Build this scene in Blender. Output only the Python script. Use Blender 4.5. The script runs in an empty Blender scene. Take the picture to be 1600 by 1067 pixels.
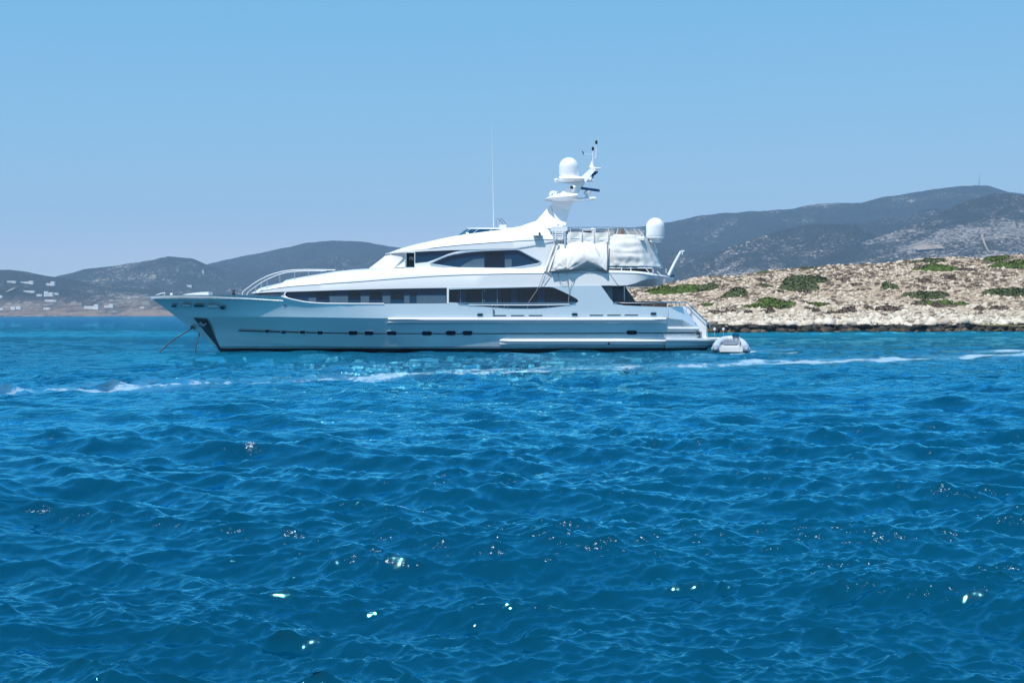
import bpy, bmesh, math, random
import numpy as np
from mathutils import Vector, Matrix, geometry
SC = bpy.context.scene
COL = SC.collection
R = math.radians
# ------------------------------------------------------------------ camera, world, sun, exposure
F = 2222.0                       # focal length in photograph pixels (1600 wide, 50 mm lens)
CAMH = 2.61                      # eye height above the water
ROLL = R(0.2)
PITCH = math.atan((533.5 - 489.5) / F)
cam_d = bpy.data.cameras.new("camera"); cam_d.sensor_width = 36.0; cam_d.lens = 36.0 * F / 1600.0
cam_d.clip_start = 0.1; cam_d.clip_end = 30000.0
cam = bpy.data.objects.new("camera", cam_d); COL.objects.link(cam)
cam.location = (0, 0, CAMH)
CM = Matrix.Rotation(math.pi / 2 - PITCH, 3, 'X') @ Matrix.Rotation(-ROLL, 3, 'Z')
cam.rotation_euler = CM.to_euler()
SC.camera = cam
SUN = Vector((-0.25, -0.40, 0.88)).normalized()      # direction towards the sun
EL = math.asin(SUN.z); AZ = math.atan2(SUN.x, SUN.y)
world = bpy.data.worlds.new("World"); SC.world = world; world.use_nodes = True
wn = world.node_tree.nodes; wl = world.node_tree.links
bg = wn['Background']
sky = wn.new('ShaderNodeTexSky'); sky.sky_type = 'NISHITA'; sky.sun_disc = False
sky.sun_elevation = EL; sky.sun_rotation = AZ
sky.altitude = 0; sky.air_density = 0.3; sky.dust_density = 0.0; sky.ozone_density = 6.0
# a deep, even summer blue: each channel of the sky gets its own contrast
sep = wn.new('ShaderNodeSeparateColor'); cmb = wn.new('ShaderNodeCombineColor'); wl.new(sky.outputs[0], sep.inputs[0])
for i_, (g_w, k_w, r_w) in enumerate(((0.90, 1.95, 0.61), (0.32, 4.85, 1.18), (0.08, 7.7, 2.68))):
    m1 = wn.new('ShaderNodeMath'); m1.operation = 'DIVIDE'; m1.inputs[1].default_value = r_w; wl.new(sep.outputs[i_], m1.inputs[0])
    m2 = wn.new('ShaderNodeMath'); m2.operation = 'POWER'; m2.inputs[1].default_value = g_w; wl.new(m1.outputs[0], m2.inputs[0])
    m3 = wn.new('ShaderNodeMath'); m3.operation = 'MULTIPLY'; m3.inputs[1].default_value = k_w; wl.new(m2.outputs[0], m3.inputs[0])
    m4 = wn.new('ShaderNodeMath'); m4.operation = 'MINIMUM'; m4.inputs[1].default_value = (6.0, 7.8, 8.4)[i_]; wl.new(m3.outputs[0], m4.inputs[0])
    wl.new(m4.outputs[0], cmb.inputs[i_])
wl.new(cmb.outputs[0], bg.inputs[0]); bg.inputs[1].default_value = 0.10
sd = bpy.data.lights.new("sun", 'SUN'); sd.energy = 4.8; sd.angle = R(0.5); sd.color = (1.0, 0.955, 0.89)
sun = bpy.data.objects.new("sun", sd); COL.objects.link(sun)
sun.rotation_euler = SUN.to_track_quat('Z', 'Y').to_euler()
sun.location = (-30, -20, 120)
SC.view_settings.view_transform = 'Standard'; SC.view_settings.look = 'None'
SC.view_settings.exposure = 0.1; SC.view_settings.gamma = 1.0
SC.cycles.use_denoising = True
SC.cycles.max_bounces = 6; SC.cycles.diffuse_bounces = 3; SC.cycles.glossy_bounces = 3
SC.cycles.volume_bounces = 0; SC.cycles.transparent_max_bounces = 8
SC.cycles.caustics_reflective = False; SC.cycles.caustics_refractive = False
SC.cycles.sample_clamp_indirect = 4.0

# ------------------------------------------------------------------ helpers
def ray(u, v):
    d = CM @ Vector(((u - 800.0) / F, -(v - 533.5) / F, -1.0))
    return d / d.y
def W(u, v, Y):                  # world point seen at photograph pixel (u, v) at distance Y
    d = ray(u, v)
    return Vector((d.x * Y, Y, CAMH + d.z * Y))
def hor(u): return 489.5 - (u - 800.0) * math.tan(ROLL)
def smooth(a, b, x):
    t = np.clip((np.asarray(x, float) - a) / (b - a), 0, 1)
    return t * t * (3 - 2 * t)
def hsh(ix, iy, seed):
    n = (ix.astype(np.int64) * 374761393 + iy.astype(np.int64) * 668265263 + seed * 1442695041) & 0xffffffff
    n = ((n ^ (n >> 13)) * 1274126177) & 0xffffffff
    return ((n ^ (n >> 16)) & 0xffff) / 65535.0
def vnoise(x, y, seed=0):
    x = np.asarray(x, float); y = np.asarray(y, float)
    ix = np.floor(x); iy = np.floor(y); fx = x - ix; fy = y - iy
    fx = fx * fx * fx * (fx * (fx * 6 - 15) + 10); fy = fy * fy * fy * (fy * (fy * 6 - 15) + 10)
    a = hsh(ix, iy, seed); b = hsh(ix + 1, iy, seed); c = hsh(ix, iy + 1, seed); d = hsh(ix + 1, iy + 1, seed)
    return (a * (1 - fx) + b * fx) * (1 - fy) + (c * (1 - fx) + d * fx) * fy - 0.5
def fbm(x, y, seed=0, octv=5, gain=0.5):
    s = 0; a = 1.0; f = 1.0
    for k in range(octv):
        s = s + a * vnoise(np.asarray(x) * f + 17.3 * k, np.asarray(y) * f - 9.1 * k, seed + k); a *= gain; f *= 2.03
    return s
def np_mesh(name, V, Fq):
    """fast mesh from arrays: V (n,3), Fq (m,3 or 4)"""
    V = np.ascontiguousarray(V, np.float32); Fq = np.ascontiguousarray(Fq, np.int32)
    me = bpy.data.meshes.new(name); n, m, k = len(V), len(Fq), Fq.shape[1]
    me.vertices.add(n); me.vertices.foreach_set('co', V.ravel())
    me.loops.add(m * k); me.loops.foreach_set('vertex_index', Fq.ravel())
    me.polygons.add(m); me.polygons.foreach_set('loop_start', np.arange(0, m * k, k, dtype=np.int32))
    me.update(calc_edges=True)
    return me
def grid_faces(nr, nc):
    i = np.arange(nr * nc).reshape(nr, nc)
    return np.stack([i[:-1, :-1].ravel(), i[:-1, 1:].ravel(), i[1:, 1:].ravel(), i[1:, :-1].ravel()], 1)
def link(name, me, m=None, parent=None):
    o = bpy.data.objects.new(name, me); COL.objects.link(o)
    if m is not None:
        for x in (m if isinstance(m, (list, tuple)) else [m]): me.materials.append(x)
    if parent is not None: o.parent = parent
    return o
def shade(me, ang=35):
    me.polygons.foreach_set('use_smooth', [True] * len(me.polygons))
    bm = bmesh.new(); bm.from_mesh(me)
    for e in bm.edges:
        if len(e.link_faces) != 2 or e.calc_face_angle(0) > R(ang): e.smooth = False
    bm.to_mesh(me); bm.free()
class MB:
    """collects shapes and links them as one mesh object"""
    def __init__(s): s.v = []; s.f = []
    def add(s, vs, fs):
        b = len(s.v); s.v += [tuple(p) for p in vs]; s.f += [tuple(b + i for i in q) for q in fs]; return s
    def box(s, a, b):
        (x0, y0, z0), (x1, y1, z1) = a, b
        return s.add([(x0,y0,z0),(x1,y0,z0),(x1,y1,z0),(x0,y1,z0),(x0,y0,z1),(x1,y0,z1),(x1,y1,z1),(x0,y1,z1)],
            [(0,3,2,1),(4,5,6,7),(0,1,5,4),(1,2,6,5),(2,3,7,6),(3,0,4,7)])
    def tube(s, pts, r, n=8, caps=True):
        pts = [Vector(p) for p in pts]
        rs = r if isinstance(r, (list, tuple)) else [r] * len(pts)
        vs = []; up = Vector((0.123, 0.97, 0.2))
        for i, p in enumerate(pts):
            t = (pts[min(i + 1, len(pts) - 1)] - pts[max(i - 1, 0)]).normalized()
            if abs(t.dot(up)) > 0.95: up = Vector((1, 0.1, 0.05))
            a = t.cross(up).normalized(); b = t.cross(a).normalized()
            for k in range(n):
                q = 2 * math.pi * k / n
                vs.append(p + (a * math.cos(q) + b * math.sin(q)) * rs[i])
        fs = []
        for i in range(len(pts) - 1):
            for k in range(n):
                k2 = (k + 1) % n
                fs.append((i * n + k, i * n + k2, (i + 1) * n + k2, (i + 1) * n + k))
        if caps:
            fs.append(tuple(range(n))); fs.append(tuple(reversed(range((len(pts) - 1) * n, len(pts) * n))))
        return s.add(vs, fs)
    def lathe(s, prof, c, n=28):                     # profile (radius, z) about a vertical axis at c
        vs = [(c[0] + r * math.cos(2 * math.pi * k / n), c[1] + r * math.sin(2 * math.pi * k / n), c[2] + z) for r, z in prof for k in range(n)]
        fs = [(i * n + k, i * n + (k + 1) % n, (i + 1) * n + (k + 1) % n, (i + 1) * n + k) for i in range(len(prof) - 1) for k in range(n)]
        fs.append(tuple(reversed(range(n)))); fs.append(tuple(range((len(prof) - 1) * n, len(prof) * n)))
        return s.add(vs, fs)
    def slab(s, outer, holes, fn0, fn1):
        """2-D outline with holes, given a front (fn0) and a back (fn1) placement of each outline point"""
        loops = [outer] + list(holes)
        tri = geometry.tessellate_polygon([[Vector((p[0], p[1], 0)) for p in l] for l in loops])
        flat = [p for l in loops for p in l]; n = len(flat)
        vs = [fn0(*p) for p in flat] + [fn1(*p) for p in flat]
        fs = [t for t in tri] + [(t[2] + n, t[1] + n, t[0] + n) for t in tri]
        o = 0
        for l in loops:
            for i in range(len(l)):
                j = (i + 1) % len(l); fs.append((o + i, o + j, o + j + n, o + i + n))
            o += len(l)
        return s.add(vs, fs)
    def loft(s, rows, close=False):
        nr, nc = len(rows), len(rows[0]); fs = []
        for i in range(nr - 1):
            for j in range(nc - 1 + (1 if close else 0)):
                j2 = (j + 1) % nc
                fs.append((i * nc + j, i * nc + j2, (i + 1) * nc + j2, (i + 1) * nc + j))
        return s.add([p for r_ in rows for p in r_], fs)
    def build(s, name, m, parent=None, ang=35, smoothit=True, recalc=True):
        me = bpy.data.meshes.new(name); me.from_pydata([tuple(p) for p in s.v], [], s.f); me.update()
        if recalc:
            bm = bmesh.new(); bm.from_mesh(me)
            bmesh.ops.remove_doubles(bm, verts=bm.verts, dist=0.0005)
            bmesh.ops.recalc_face_normals(bm, faces=bm.faces); bm.to_mesh(me); bm.free()
        if smoothit: shade(me, ang)
        return link(name, me, m, parent)
def tag(o, label=None, cat=None, group=None, kind=None):
    if label: o['label'] = label
    if cat: o['category'] = cat
    if group: o['group'] = group
    if kind: o['kind'] = kind
    return o
def empty(name, loc, rz=0):
    o = bpy.data.objects.new(name, None); COL.objects.link(o); o.location = loc; o.rotation_euler = (0, 0, rz)
    o.empty_display_size = 0.5
    return o
def cr(pts, n=6, closed=False):                      # Catmull-Rom through 2-D points
    P_ = [np.array(p, float) for p in pts]; out = []; L = len(P_)
    for i in range(L if closed else L - 1):
        g = (lambda k: P_[k % L]) if closed else (lambda k: P_[min(max(k, 0), L - 1)])
        a, b, c, d = g(i - 1), g(i), g(i + 1), g(i + 2)
        for k in range(n):
            t = k / n
            out.append(tuple(0.5 * ((2 * b) + (c - a) * t + (2 * a - 5 * b + 4 * c - d) * t * t + (3 * b - a - 3 * c + d) * t ** 3)))
    if not closed: out.append(tuple(P_[-1]))
    return out
def rrect(u, v, w, h, r, n=4):
    out = []
    for cx, cy, a0 in ((u + w/2 - r, v + h/2 - r, 0), (u - w/2 + r, v + h/2 - r, 90), (u - w/2 + r, v - h/2 + r, 180), (u + w/2 - r, v - h/2 + r, 270)):
        for k in range(n + 1):
            a = R(a0 + 90 * k / n); out.append((cx + r * math.cos(a), cy + r * math.sin(a)))
    return out

# ------------------------------------------------------------------ materials
def new_mat(name):
    m = bpy.data.materials.new(name); m.use_nodes = True
    n = m.node_tree.nodes; l = m.node_tree.links
    return m, n, l, n['Principled BSDF']
def node(n, kind, **kw):
    x = n.new(kind)
    for k, v in kw.items(): setattr(x, k, v)
    return x
def mixc(n, l, fac, a, b):
    x = n.new('ShaderNodeMix'); x.data_type = 'RGBA'
    for s_, i in ((fac, 0), (a, 6), (b, 7)):
        if hasattr(s_, 'links') or hasattr(s_, 'is_linked'): l.new(s_, x.inputs[i])
        else: x.inputs[i].default_value = s_ if i == 0 else (*s_, 1.0)
    return x.outputs[2]
def mth(n, l, op, a, b=0.0, clamp=False):
    x = n.new('ShaderNodeMath'); x.operation = op; x.use_clamp = clamp
    for i, s_ in enumerate((a, b)):
        if hasattr(s_, 'is_linked'): l.new(s_, x.inputs[i])
        else: x.inputs[i].default_value = s_
    return x.outputs[0]
def noise(n, l, scale, detail=4, rough=0.55, vec=None, dist=0.0):
    x = n.new('ShaderNodeTexNoise'); x.inputs['Scale'].default_value = scale
    x.inputs['Detail'].default_value = detail; x.inputs['Roughness'].default_value = rough; x.inputs['Distortion'].default_value = dist
    if vec is not None: l.new(vec, x.inputs['Vector'])
    return x.outputs['Fac']
def ramp(n, l, fac, stops, interp='LINEAR'):
    x = n.new('ShaderNodeValToRGB'); x.color_ramp.interpolation = interp
    e = x.color_ramp.elements
    while len(e) < len(stops): e.new(0.5)
    for i, (p, c) in enumerate(stops):
        e[i].position = p; e[i].color = (*c, 1) if isinstance(c, (tuple, list)) else (c, c, c, 1)
    l.new(fac, x.inputs[0]); return x.outputs[0]
def coords(n, l, scale=(1, 1, 1), rot=(0, 0, 0), which='Object'):
    t = n.new('ShaderNodeTexCoord'); mp = n.new('ShaderNodeMapping')
    mp.inputs['Scale'].default_value = scale; mp.inputs['Rotation'].default_value = rot
    l.new(t.outputs[which], mp.inputs[0]); return mp.outputs[0]
def bump(n, l, h, strength=0.3, dist=0.05):
    x = n.new('ShaderNodeBump'); x.inputs['Strength'].default_value = strength; x.inputs['Distance'].default_value = dist
    l.new(h, x.inputs['Height']); return x.outputs[0]
def paint(name, col, rough=0.3, metal=0.0, coat=0.0, var=0.06, scale=1.5, bmp=0.0):
    """a painted or coated surface with slight procedural unevenness"""
    m, n, l, b = new_mat(name)
    c = coords(n, l)
    f = noise(n, l, scale, 5, 0.6, c)
    lo = tuple(max(0, x * (1 - var)) for x in col); hi = tuple(min(1, x * (1 + var)) for x in col)
    l.new(ramp(n, l, f, [(0.3, lo), (0.7, hi)]), b.inputs['Base Color'])
    rr = noise(n, l, scale * 2.3, 3, 0.5, c)
    l.new(mth(n, l, 'ADD', mth(n, l, 'MULTIPLY', rr, rough * 0.5), rough * 0.75), b.inputs['Roughness'])
    b.inputs['Metallic'].default_value = metal; b.inputs['Coat Weight'].default_value = coat; b.inputs['Coat Roughness'].default_value = 0.06
    if bmp: l.new(bump(n, l, noise(n, l, scale * 6, 4, 0.6, c), bmp, 0.03), b.inputs['Normal'])
    return m
# ------------------------------------------------------------------ water
def ocean(N, L, seed, lmin, lmax, wdir, spread, rms):
    rng = np.random.default_rng(seed)
    k1 = 2 * np.pi * np.fft.fftfreq(N, L / N); kx, ky = np.meshgrid(k1, k1)
    k = np.hypot(kx, ky); k[0, 0] = 1
    c = (kx * math.cos(wdir) + ky * math.sin(wdir)) / k
    kp = 2 * np.pi / lmax
    Pk = np.exp(-1.0 * (kp / k) ** 2) / k ** 3.4 * (np.abs(c) ** spread + 0.04) * (c > -0.2) * np.exp(-(k * lmin / (2 * np.pi)) ** 2)
    Pk *= 1 / (1 + np.exp(-(k - kp * 0.8) / (0.1 * kp)))
    Pk[0, 0] = 0
    h0 = (rng.normal(size=(N, N)) + 1j * rng.normal(size=(N, N))) * np.sqrt(Pk)
    h = np.fft.ifft2(h0).real
    s = rms / h.std()
    dx = np.fft.ifft2(1j * kx / k * h0).real * s; dy = np.fft.ifft2(1j * ky / k * h0).real * s
    return np.stack([h * s, dx, dy], -1), L
def osample(T, x, y):
    A, L = T; N = A.shape[0]
    fx = (x / L * N) % N; fy = (y / L * N) % N
    ix = np.floor(fx).astype(np.int64); iy = np.floor(fy).astype(np.int64)
    tx = (fx - ix)[..., None].astype(np.float32); ty = (fy - iy)[..., None].astype(np.float32)
    ix %= N; iy %= N; jx = (ix + 1) % N; jy = (iy + 1) % N
    return (A[iy, ix] * (1 - tx) + A[iy, jx] * tx) * (1 - ty) + (A[jy, ix] * (1 - tx) + A[jy, jx] * tx) * ty
HF = CAMH * F * 0.64
def polymask(U, Vv, pts, halfw, soft=1.0):
    pts = np.array(pts, float)
    c = np.interp(U, pts[:, 0], pts[:, 1], left=-9999, right=-9999)
    return np.exp(-np.abs((Vv - c) / halfw) ** 2.0 * soft)
def build_water():
    p = np.concatenate([np.arange(720, 22, -0.62), np.arange(22, 1.0, -0.22)])
    dist = np.concatenate([np.arange(-14, HF / p[0] - 0.05, 0.16), HF / p]); p = np.concatenate([np.full(len(dist) - len(p), 720.0), p])
    tn = np.linspace(-0.52, 0.52, 1250); wing = 0.12 * (1.085 ** np.arange(1, 56) - 1) / 0.085
    dc = np.maximum(dist, 5.0)[:, None]
    X = np.concatenate([-(0.52 * dc + wing[None, ::-1]), tn[None] * dc, 0.52 * dc + wing[None]], 1)
    Y = np.repeat(dist[:, None], X.shape[1], 1); D = np.maximum(Y, 5.0); T = X / D
    edge = np.concatenate([smooth(1, 0, np.linspace(0, 1, 8)), np.zeros(X.shape[1] - 16), smooth(1, 0, np.linspace(1, 0, 8))])[None]
    sp = np.maximum(np.abs(np.gradient(dist))[:, None], np.abs(np.gradient(X, axis=1)))
    wd = R(80)
    bands = [(ocean(512, 83.0, 3, 1.8, 6.5, wd, 8.0, 0.078), 3.4, 0.85), (ocean(512, 29.0, 11, 0.5, 2.4, wd + 0.15, 6.5, 0.074), 1.0, 0.80),
             (ocean(512, 8.3, 23, 0.09, 0.7, wd - 0.2, 3.2, 0.0185), 0.30, 0.62)]
    Z = np.zeros_like(X); DX = np.zeros_like(X); DY = np.zeros_like(X)
    for i, (t, lam, ch) in enumerate(bands):
        a = (0.0, 0.43, -0.61)[i]
        xr = X * math.cos(a) - Y * math.sin(a); yr = X * math.sin(a) + Y * math.cos(a)
        q = osample(t, xr, yr); w = np.clip(lam / (1.6 * sp) - 0.3, 0, 1)
        # gusts: patches of calmer and rougher water
        if i: w = w * (0.8 + 0.9 * np.clip(fbm(X * 0.09, Y * 0.05, 77 + i, 3), -0.5, 0.6))
        Z += w * q[..., 0]
        gx = q[..., 1] * math.cos(a) + q[..., 2] * math.sin(a); gy = -q[..., 1] * math.sin(a) + q[..., 2] * math.cos(a)
        DX += w * ch * gx; DY += w * ch * gy
    Z = Z * (1 - edge) - 0.62 * edge
    slope = np.zeros_like(Z); slope[:-1] = (Z[1:] - Z[:-1]) / np.maximum(Y[1:] - Y[:-1], 1e-3)
    sl2 = slope.copy()
    for k in range(1, 4): sl2[:, k:-k] += slope[:, 2 * k:] + slope[:, :-2 * k]
    sl2 /= 7
    crest = smooth(0.42, 0.80, sl2) * smooth(0.0, 0.06, Z) * smooth(95, 40, D) * smooth(9, 15, D)
    U = 800 + T * F; V0 = 489.5 - (U - 800) * math.tan(ROLL) + p[:, None] / 0.64
    # foam lines left by passing boats, each anchored where it lies on the water
    n1 = vnoise(X * 0.22, Y * 0.12, 5); n2 = vnoise(X * 0.5, Y * 0.25, 9)
    foam = 0.92 * polymask(U, V0, [(-300, 634), (0, 615.5), (200, 606), (400, 599), (800, 581), (1200, 568.5), (1600, 556), (1900, 546)], 3.4 + 2.6 * n2) * (0.95 + 0.45 * n1)
    foam = np.maximum(foam, 1.0 * polymask(U, V0, [(-300, 622), (0, 608), (150, 602), (300, 594), (400, 593.5), (700, 581), (800, 577), (1000, 570)], 1.6) * (0.75 + n1))
    foam = np.maximum(foam, 0.85 * polymask(U, V0, [(1060, 571), (1130, 567), (1250, 563.5), (1400, 560)], 1.8) * (0.8 + n1))
    foam = np.maximum(foam, 0.9 * polymask(U, V0, [(1140, 552.5), (1180, 551), (1245, 553)], 1.6))
    foam = np.maximum(foam, 0.7 * polymask(U, V0, [(1150, 548.5), (1240, 547.5)], 0.9))
    foam = np.maximum(foam, 0.8 * polymask(U, V0, [(1440, 549), (1510, 550.5), (1600, 549), (1800, 547)], 1.3) * (0.9 + n1))
    foam = np.maximum(foam, 0.55 * polymask(U, V0, [(480, 577), (650, 573), (820, 565), (1000, 560), (1120, 556)], 5.0) * (0.5 + 1.2 * n1))
    for (cu, cv, ru, rv, a) in ((383, 708, 13, 2.6, 1.0), (634, 787, 11, 2.4, 1.0), (664, 789.5, 8, 2.2, .9), (763, 828, 12, 2.4, .6), (98, 515, 3, .9, 1.0), (45, 500, 2.5, .7, .8), (70, 502, 3, .7, .7), (100, 498, 3, .7, .7), (202, 508, 2.4, .7, .7)):
        crest = np.maximum(crest, 1.7 * a * np.exp(-((U - cu) / ru) ** 2 - ((V0 - cv) / rv) ** 2))
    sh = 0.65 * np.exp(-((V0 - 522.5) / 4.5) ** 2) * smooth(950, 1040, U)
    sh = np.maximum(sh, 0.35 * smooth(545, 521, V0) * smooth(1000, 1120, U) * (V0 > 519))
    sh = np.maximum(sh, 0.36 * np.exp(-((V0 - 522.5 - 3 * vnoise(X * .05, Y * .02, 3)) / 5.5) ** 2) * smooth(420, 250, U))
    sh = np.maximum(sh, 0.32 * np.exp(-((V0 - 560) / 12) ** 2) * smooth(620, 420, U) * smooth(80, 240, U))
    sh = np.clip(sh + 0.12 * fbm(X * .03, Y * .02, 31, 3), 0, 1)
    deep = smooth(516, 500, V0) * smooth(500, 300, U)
    V = np.stack([X + DX, Y + DY, Z], -1).reshape(-1, 3)
    Fq = grid_faces(*X.shape)
    b = len(V)
    # the rest of the sea around the finely shaped part, half a metre lower than its mean
    xs = [-3600, -1200, -300, 0, 300, 1200, 3600]; ys = [-3600, -60, 60, 300, 1200, 3000, 6200]
    ev = np.array([(x, y, -0.6) for y in ys for x in xs], float)
    ef = grid_faces(7, 7) + b
    me = np_mesh('water', np.vstack([V, ev]), np.vstack([Fq, ef]))
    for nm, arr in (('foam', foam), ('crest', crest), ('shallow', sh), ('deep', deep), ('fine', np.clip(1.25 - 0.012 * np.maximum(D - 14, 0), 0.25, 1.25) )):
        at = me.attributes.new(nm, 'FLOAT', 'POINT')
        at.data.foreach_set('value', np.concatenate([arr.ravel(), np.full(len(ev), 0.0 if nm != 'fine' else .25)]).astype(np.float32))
    me.polygons.foreach_set('use_smooth', np.ones(len(me.polygons), bool))
    return me
def water_mat():
    m, n, l, b = new_mat('sea_water')
    def attr(nm):
        a = n.new('ShaderNodeAttribute'); a.attribute_name = nm; return a.outputs['Fac']
    c = coords(n, l)
    big = noise(n, l, 0.045, 3, 0.5, coords(n, l, (0.6, 1.0, 1.0)))
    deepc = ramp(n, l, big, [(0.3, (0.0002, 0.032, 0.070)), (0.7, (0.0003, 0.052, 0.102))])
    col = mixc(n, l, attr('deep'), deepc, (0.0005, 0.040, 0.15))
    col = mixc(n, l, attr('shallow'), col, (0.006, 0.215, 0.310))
    # foam, and white crest specks painted in as sun glints
    fn = noise(n, l, 1.1, 6, 0.68, coords(n, l, (1.0, 0.55, 1.0)), 0.6)
    fn2 = noise(n, l, 6.0, 4, 0.6, coords(n, l, (1.0, 0.7, 1.0)), 0.3)
    fa = attr('foam')
    fm = ramp(n, l, mth(n, l, 'ADD', mth(n, l, 'MULTIPLY', fa, 0.62), mth(n, l, 'ADD', mth(n, l, 'MULTIPLY', fn, 0.75), mth(n, l, 'MULTIPLY', fn2, 0.25))), [(0.92, 0.0), (1.45, 0.46)])
    fm = mth(n, l, 'MULTIPLY', fm, ramp(n, l, fa, [(0.02, 0.0), (0.2, 1.0)]))
    sp = mth(n, l, 'ADD', mth(n, l, 'MULTIPLY', noise(n, l, 90.0, 2, 0.5, c), 0.55), mth(n, l, 'MULTIPLY', noise(n, l, 22.0, 2, 0.6, c), 0.45))
    spk = ramp(n, l, mth(n, l, 'ADD', sp, mth(n, l, 'MULTIPLY', attr('crest'), 0.12)), [(0.715, 0.0), (0.74, 1.0)])  # crest specks stand in for sun sparkle; the whitecaps share them
    fm = mth(n, l, 'MAXIMUM', fm, mth(n, l, 'MULTIPLY', spk, ramp(n, l, attr('crest'), [(0.05, 0.0), (0.25, 1.0)])))
    veil = mth(n, l, 'MULTIPLY', fa, ramp(n, l, noise(n, l, 0.9, 5, 0.7, coords(n, l, (0.8, 0.5, 1.0), (0, 0, R(-35))), 0.8), [(0.36, 0.12), (0.68, 0.80)]), True)
    col = mixc(n, l, veil, col, (0.22, 0.44, 0.60))
    col = mixc(n, l, fm, col, (0.76, 0.87, 0.93))
    w1 = noise(n, l, 1.6, 5, 0.62, coords(n, l, (0.55, 1.0, 1.0), (0, 0, R(-12))), 0.4)
    w2 = noise(n, l, 17.0, 4, 0.6, coords(n, l, (0.7, 1.0, 1.0), (0, 0, R(15))), 0.3)
    w0 = noise(n, l, 0.42, 3, 0.5, coords(n, l, (0.5, 1.0, 1.0), (0, 0, R(8))), 0.3)
    fine = attr('fine')
    far = mth(n, l, 'SUBTRACT', 1.25, fine)
    h = mth(n, l, 'ADD', mth(n, l, 'MULTIPLY', mth(n, l, 'ADD', mth(n, l, 'MULTIPLY', w0, 1.1), mth(n, l, 'MULTIPLY', w1, 0.45)), far), mth(n, l, 'MULTIPLY', w2, 0.0022))
    nb = bump(n, l, h, 1.0, 0.9)
    # body colour of the deep water under a clear, blue-reflecting surface film; foam is matt
    n.remove(b); df = n.new('ShaderNodeBsdfDiffuse'); gl = n.new('ShaderNodeBsdfGlossy'); fr = n.new('ShaderNodeFresnel'); mx = n.new('ShaderNodeMixShader')
    up = n.new('ShaderNodeCombineXYZ'); up.inputs[2].default_value = 1.0; l.new(up.outputs[0], df.inputs['Normal'])   # light welling up from the depth does not follow the ripples
    l.new(col, df.inputs['Color']); l.new(nb, gl.inputs['Normal']); l.new(nb, fr.inputs['Normal']); fr.inputs['IOR'].default_value = 1.50
    gl.inputs['Roughness'].default_value = 0.022; gl.inputs['Color'].default_value = (0.20, 0.80, 1.0, 1)
    l.new(mth(n, l, 'MULTIPLY', fr.outputs[0], mth(n, l, 'SUBTRACT', 1.55, mth(n, l, 'MULTIPLY', fm, 1.3)), True), mx.inputs[0])
    l.new(df.outputs[0], mx.inputs[1]); l.new(gl.outputs[0], mx.inputs[2]); l.new(mx.outputs[0], n['Material Output'].inputs['Surface'])
    return m
water = link('water', build_water(), water_mat()); tag(water, kind='structure')

# ------------------------------------------------------------------ far hills
class Hill:
    def __init__(s, name, sky, shore_v, y0, y1, umin, umax, seed, rough, material, pw=1.0, back=0.35, nu=420, nt=150, relief=1.0):
        s.sky = np.array(sky, float); s.shore_v = shore_v; s.y0 = y0; s.y1 = y1; s.seed = seed; s.rough = rough; s.pw = pw; s.relief = relief
        us = np.linspace(umin, umax, nu); ts = np.concatenate([np.linspace(0, 1, nt), 1 + np.linspace(0.02, back, 25)])
        U, T = np.meshgrid(us, ts)
        V = s.point(U, T)
        me = np_mesh(name, V.reshape(-1, 3), grid_faces(*U.shape)); me.polygons.foreach_set('use_smooth', np.ones(len(me.polygons), bool))
        s.obj = tag(link(name, me, material), kind='structure')
    def point(s, U, T):
        U = np.asarray(U, float); T = np.asarray(T, float)
        Yd = s.y0 + (s.y1 - s.y0) * T
        vr = np.interp(U, s.sky[:, 0], s.sky[:, 1]); hu = 489.5 - (U - 800) * math.tan(ROLL)
        ztop = CAMH + (hu - vr) / F * s.y1
        Tc = np.clip(T, 0, 1)
        rise = Tc ** s.pw
        X = (U - 800) / F * Yd
        n = fbm(X / 420 + s.seed, Yd / 420, s.seed, 5); rid = np.abs(fbm(X / 260, Yd / 520 + 5, s.seed + 40, 4))
        bell = np.sin(np.pi * Tc) ** 0.8
        z = ztop * rise + s.relief * bell * ztop * (0.42 * n - 0.40 * (rid - 0.12))
        z = z + s.rough * fbm(X / 40, Yd / 40, s.seed + 9, 4) * np.clip(T * 12, 0, 1)
        fall = np.clip(T - 1, 0, None)
        z = z - ztop * 1.6 * fall ** 1.5
        z = np.where(T <= 0.0, -3.0, np.maximum(z, 0.6))
        return np.stack([X, Yd, z], -1)
    def hit(s, u, v):
        ts = np.linspace(0.01, 1.0, 700); pt = s.point(np.full(700, u), ts)
        d = ray(u, v); zr = CAMH + d.z * pt[:, 1]
        i = int(np.argmax(pt[:, 2] >= zr)) if (pt[:, 2] >= zr).any() else 699
        q = pt[i]; return Vector((d.x * q[1], q[1], q[2]))
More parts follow.
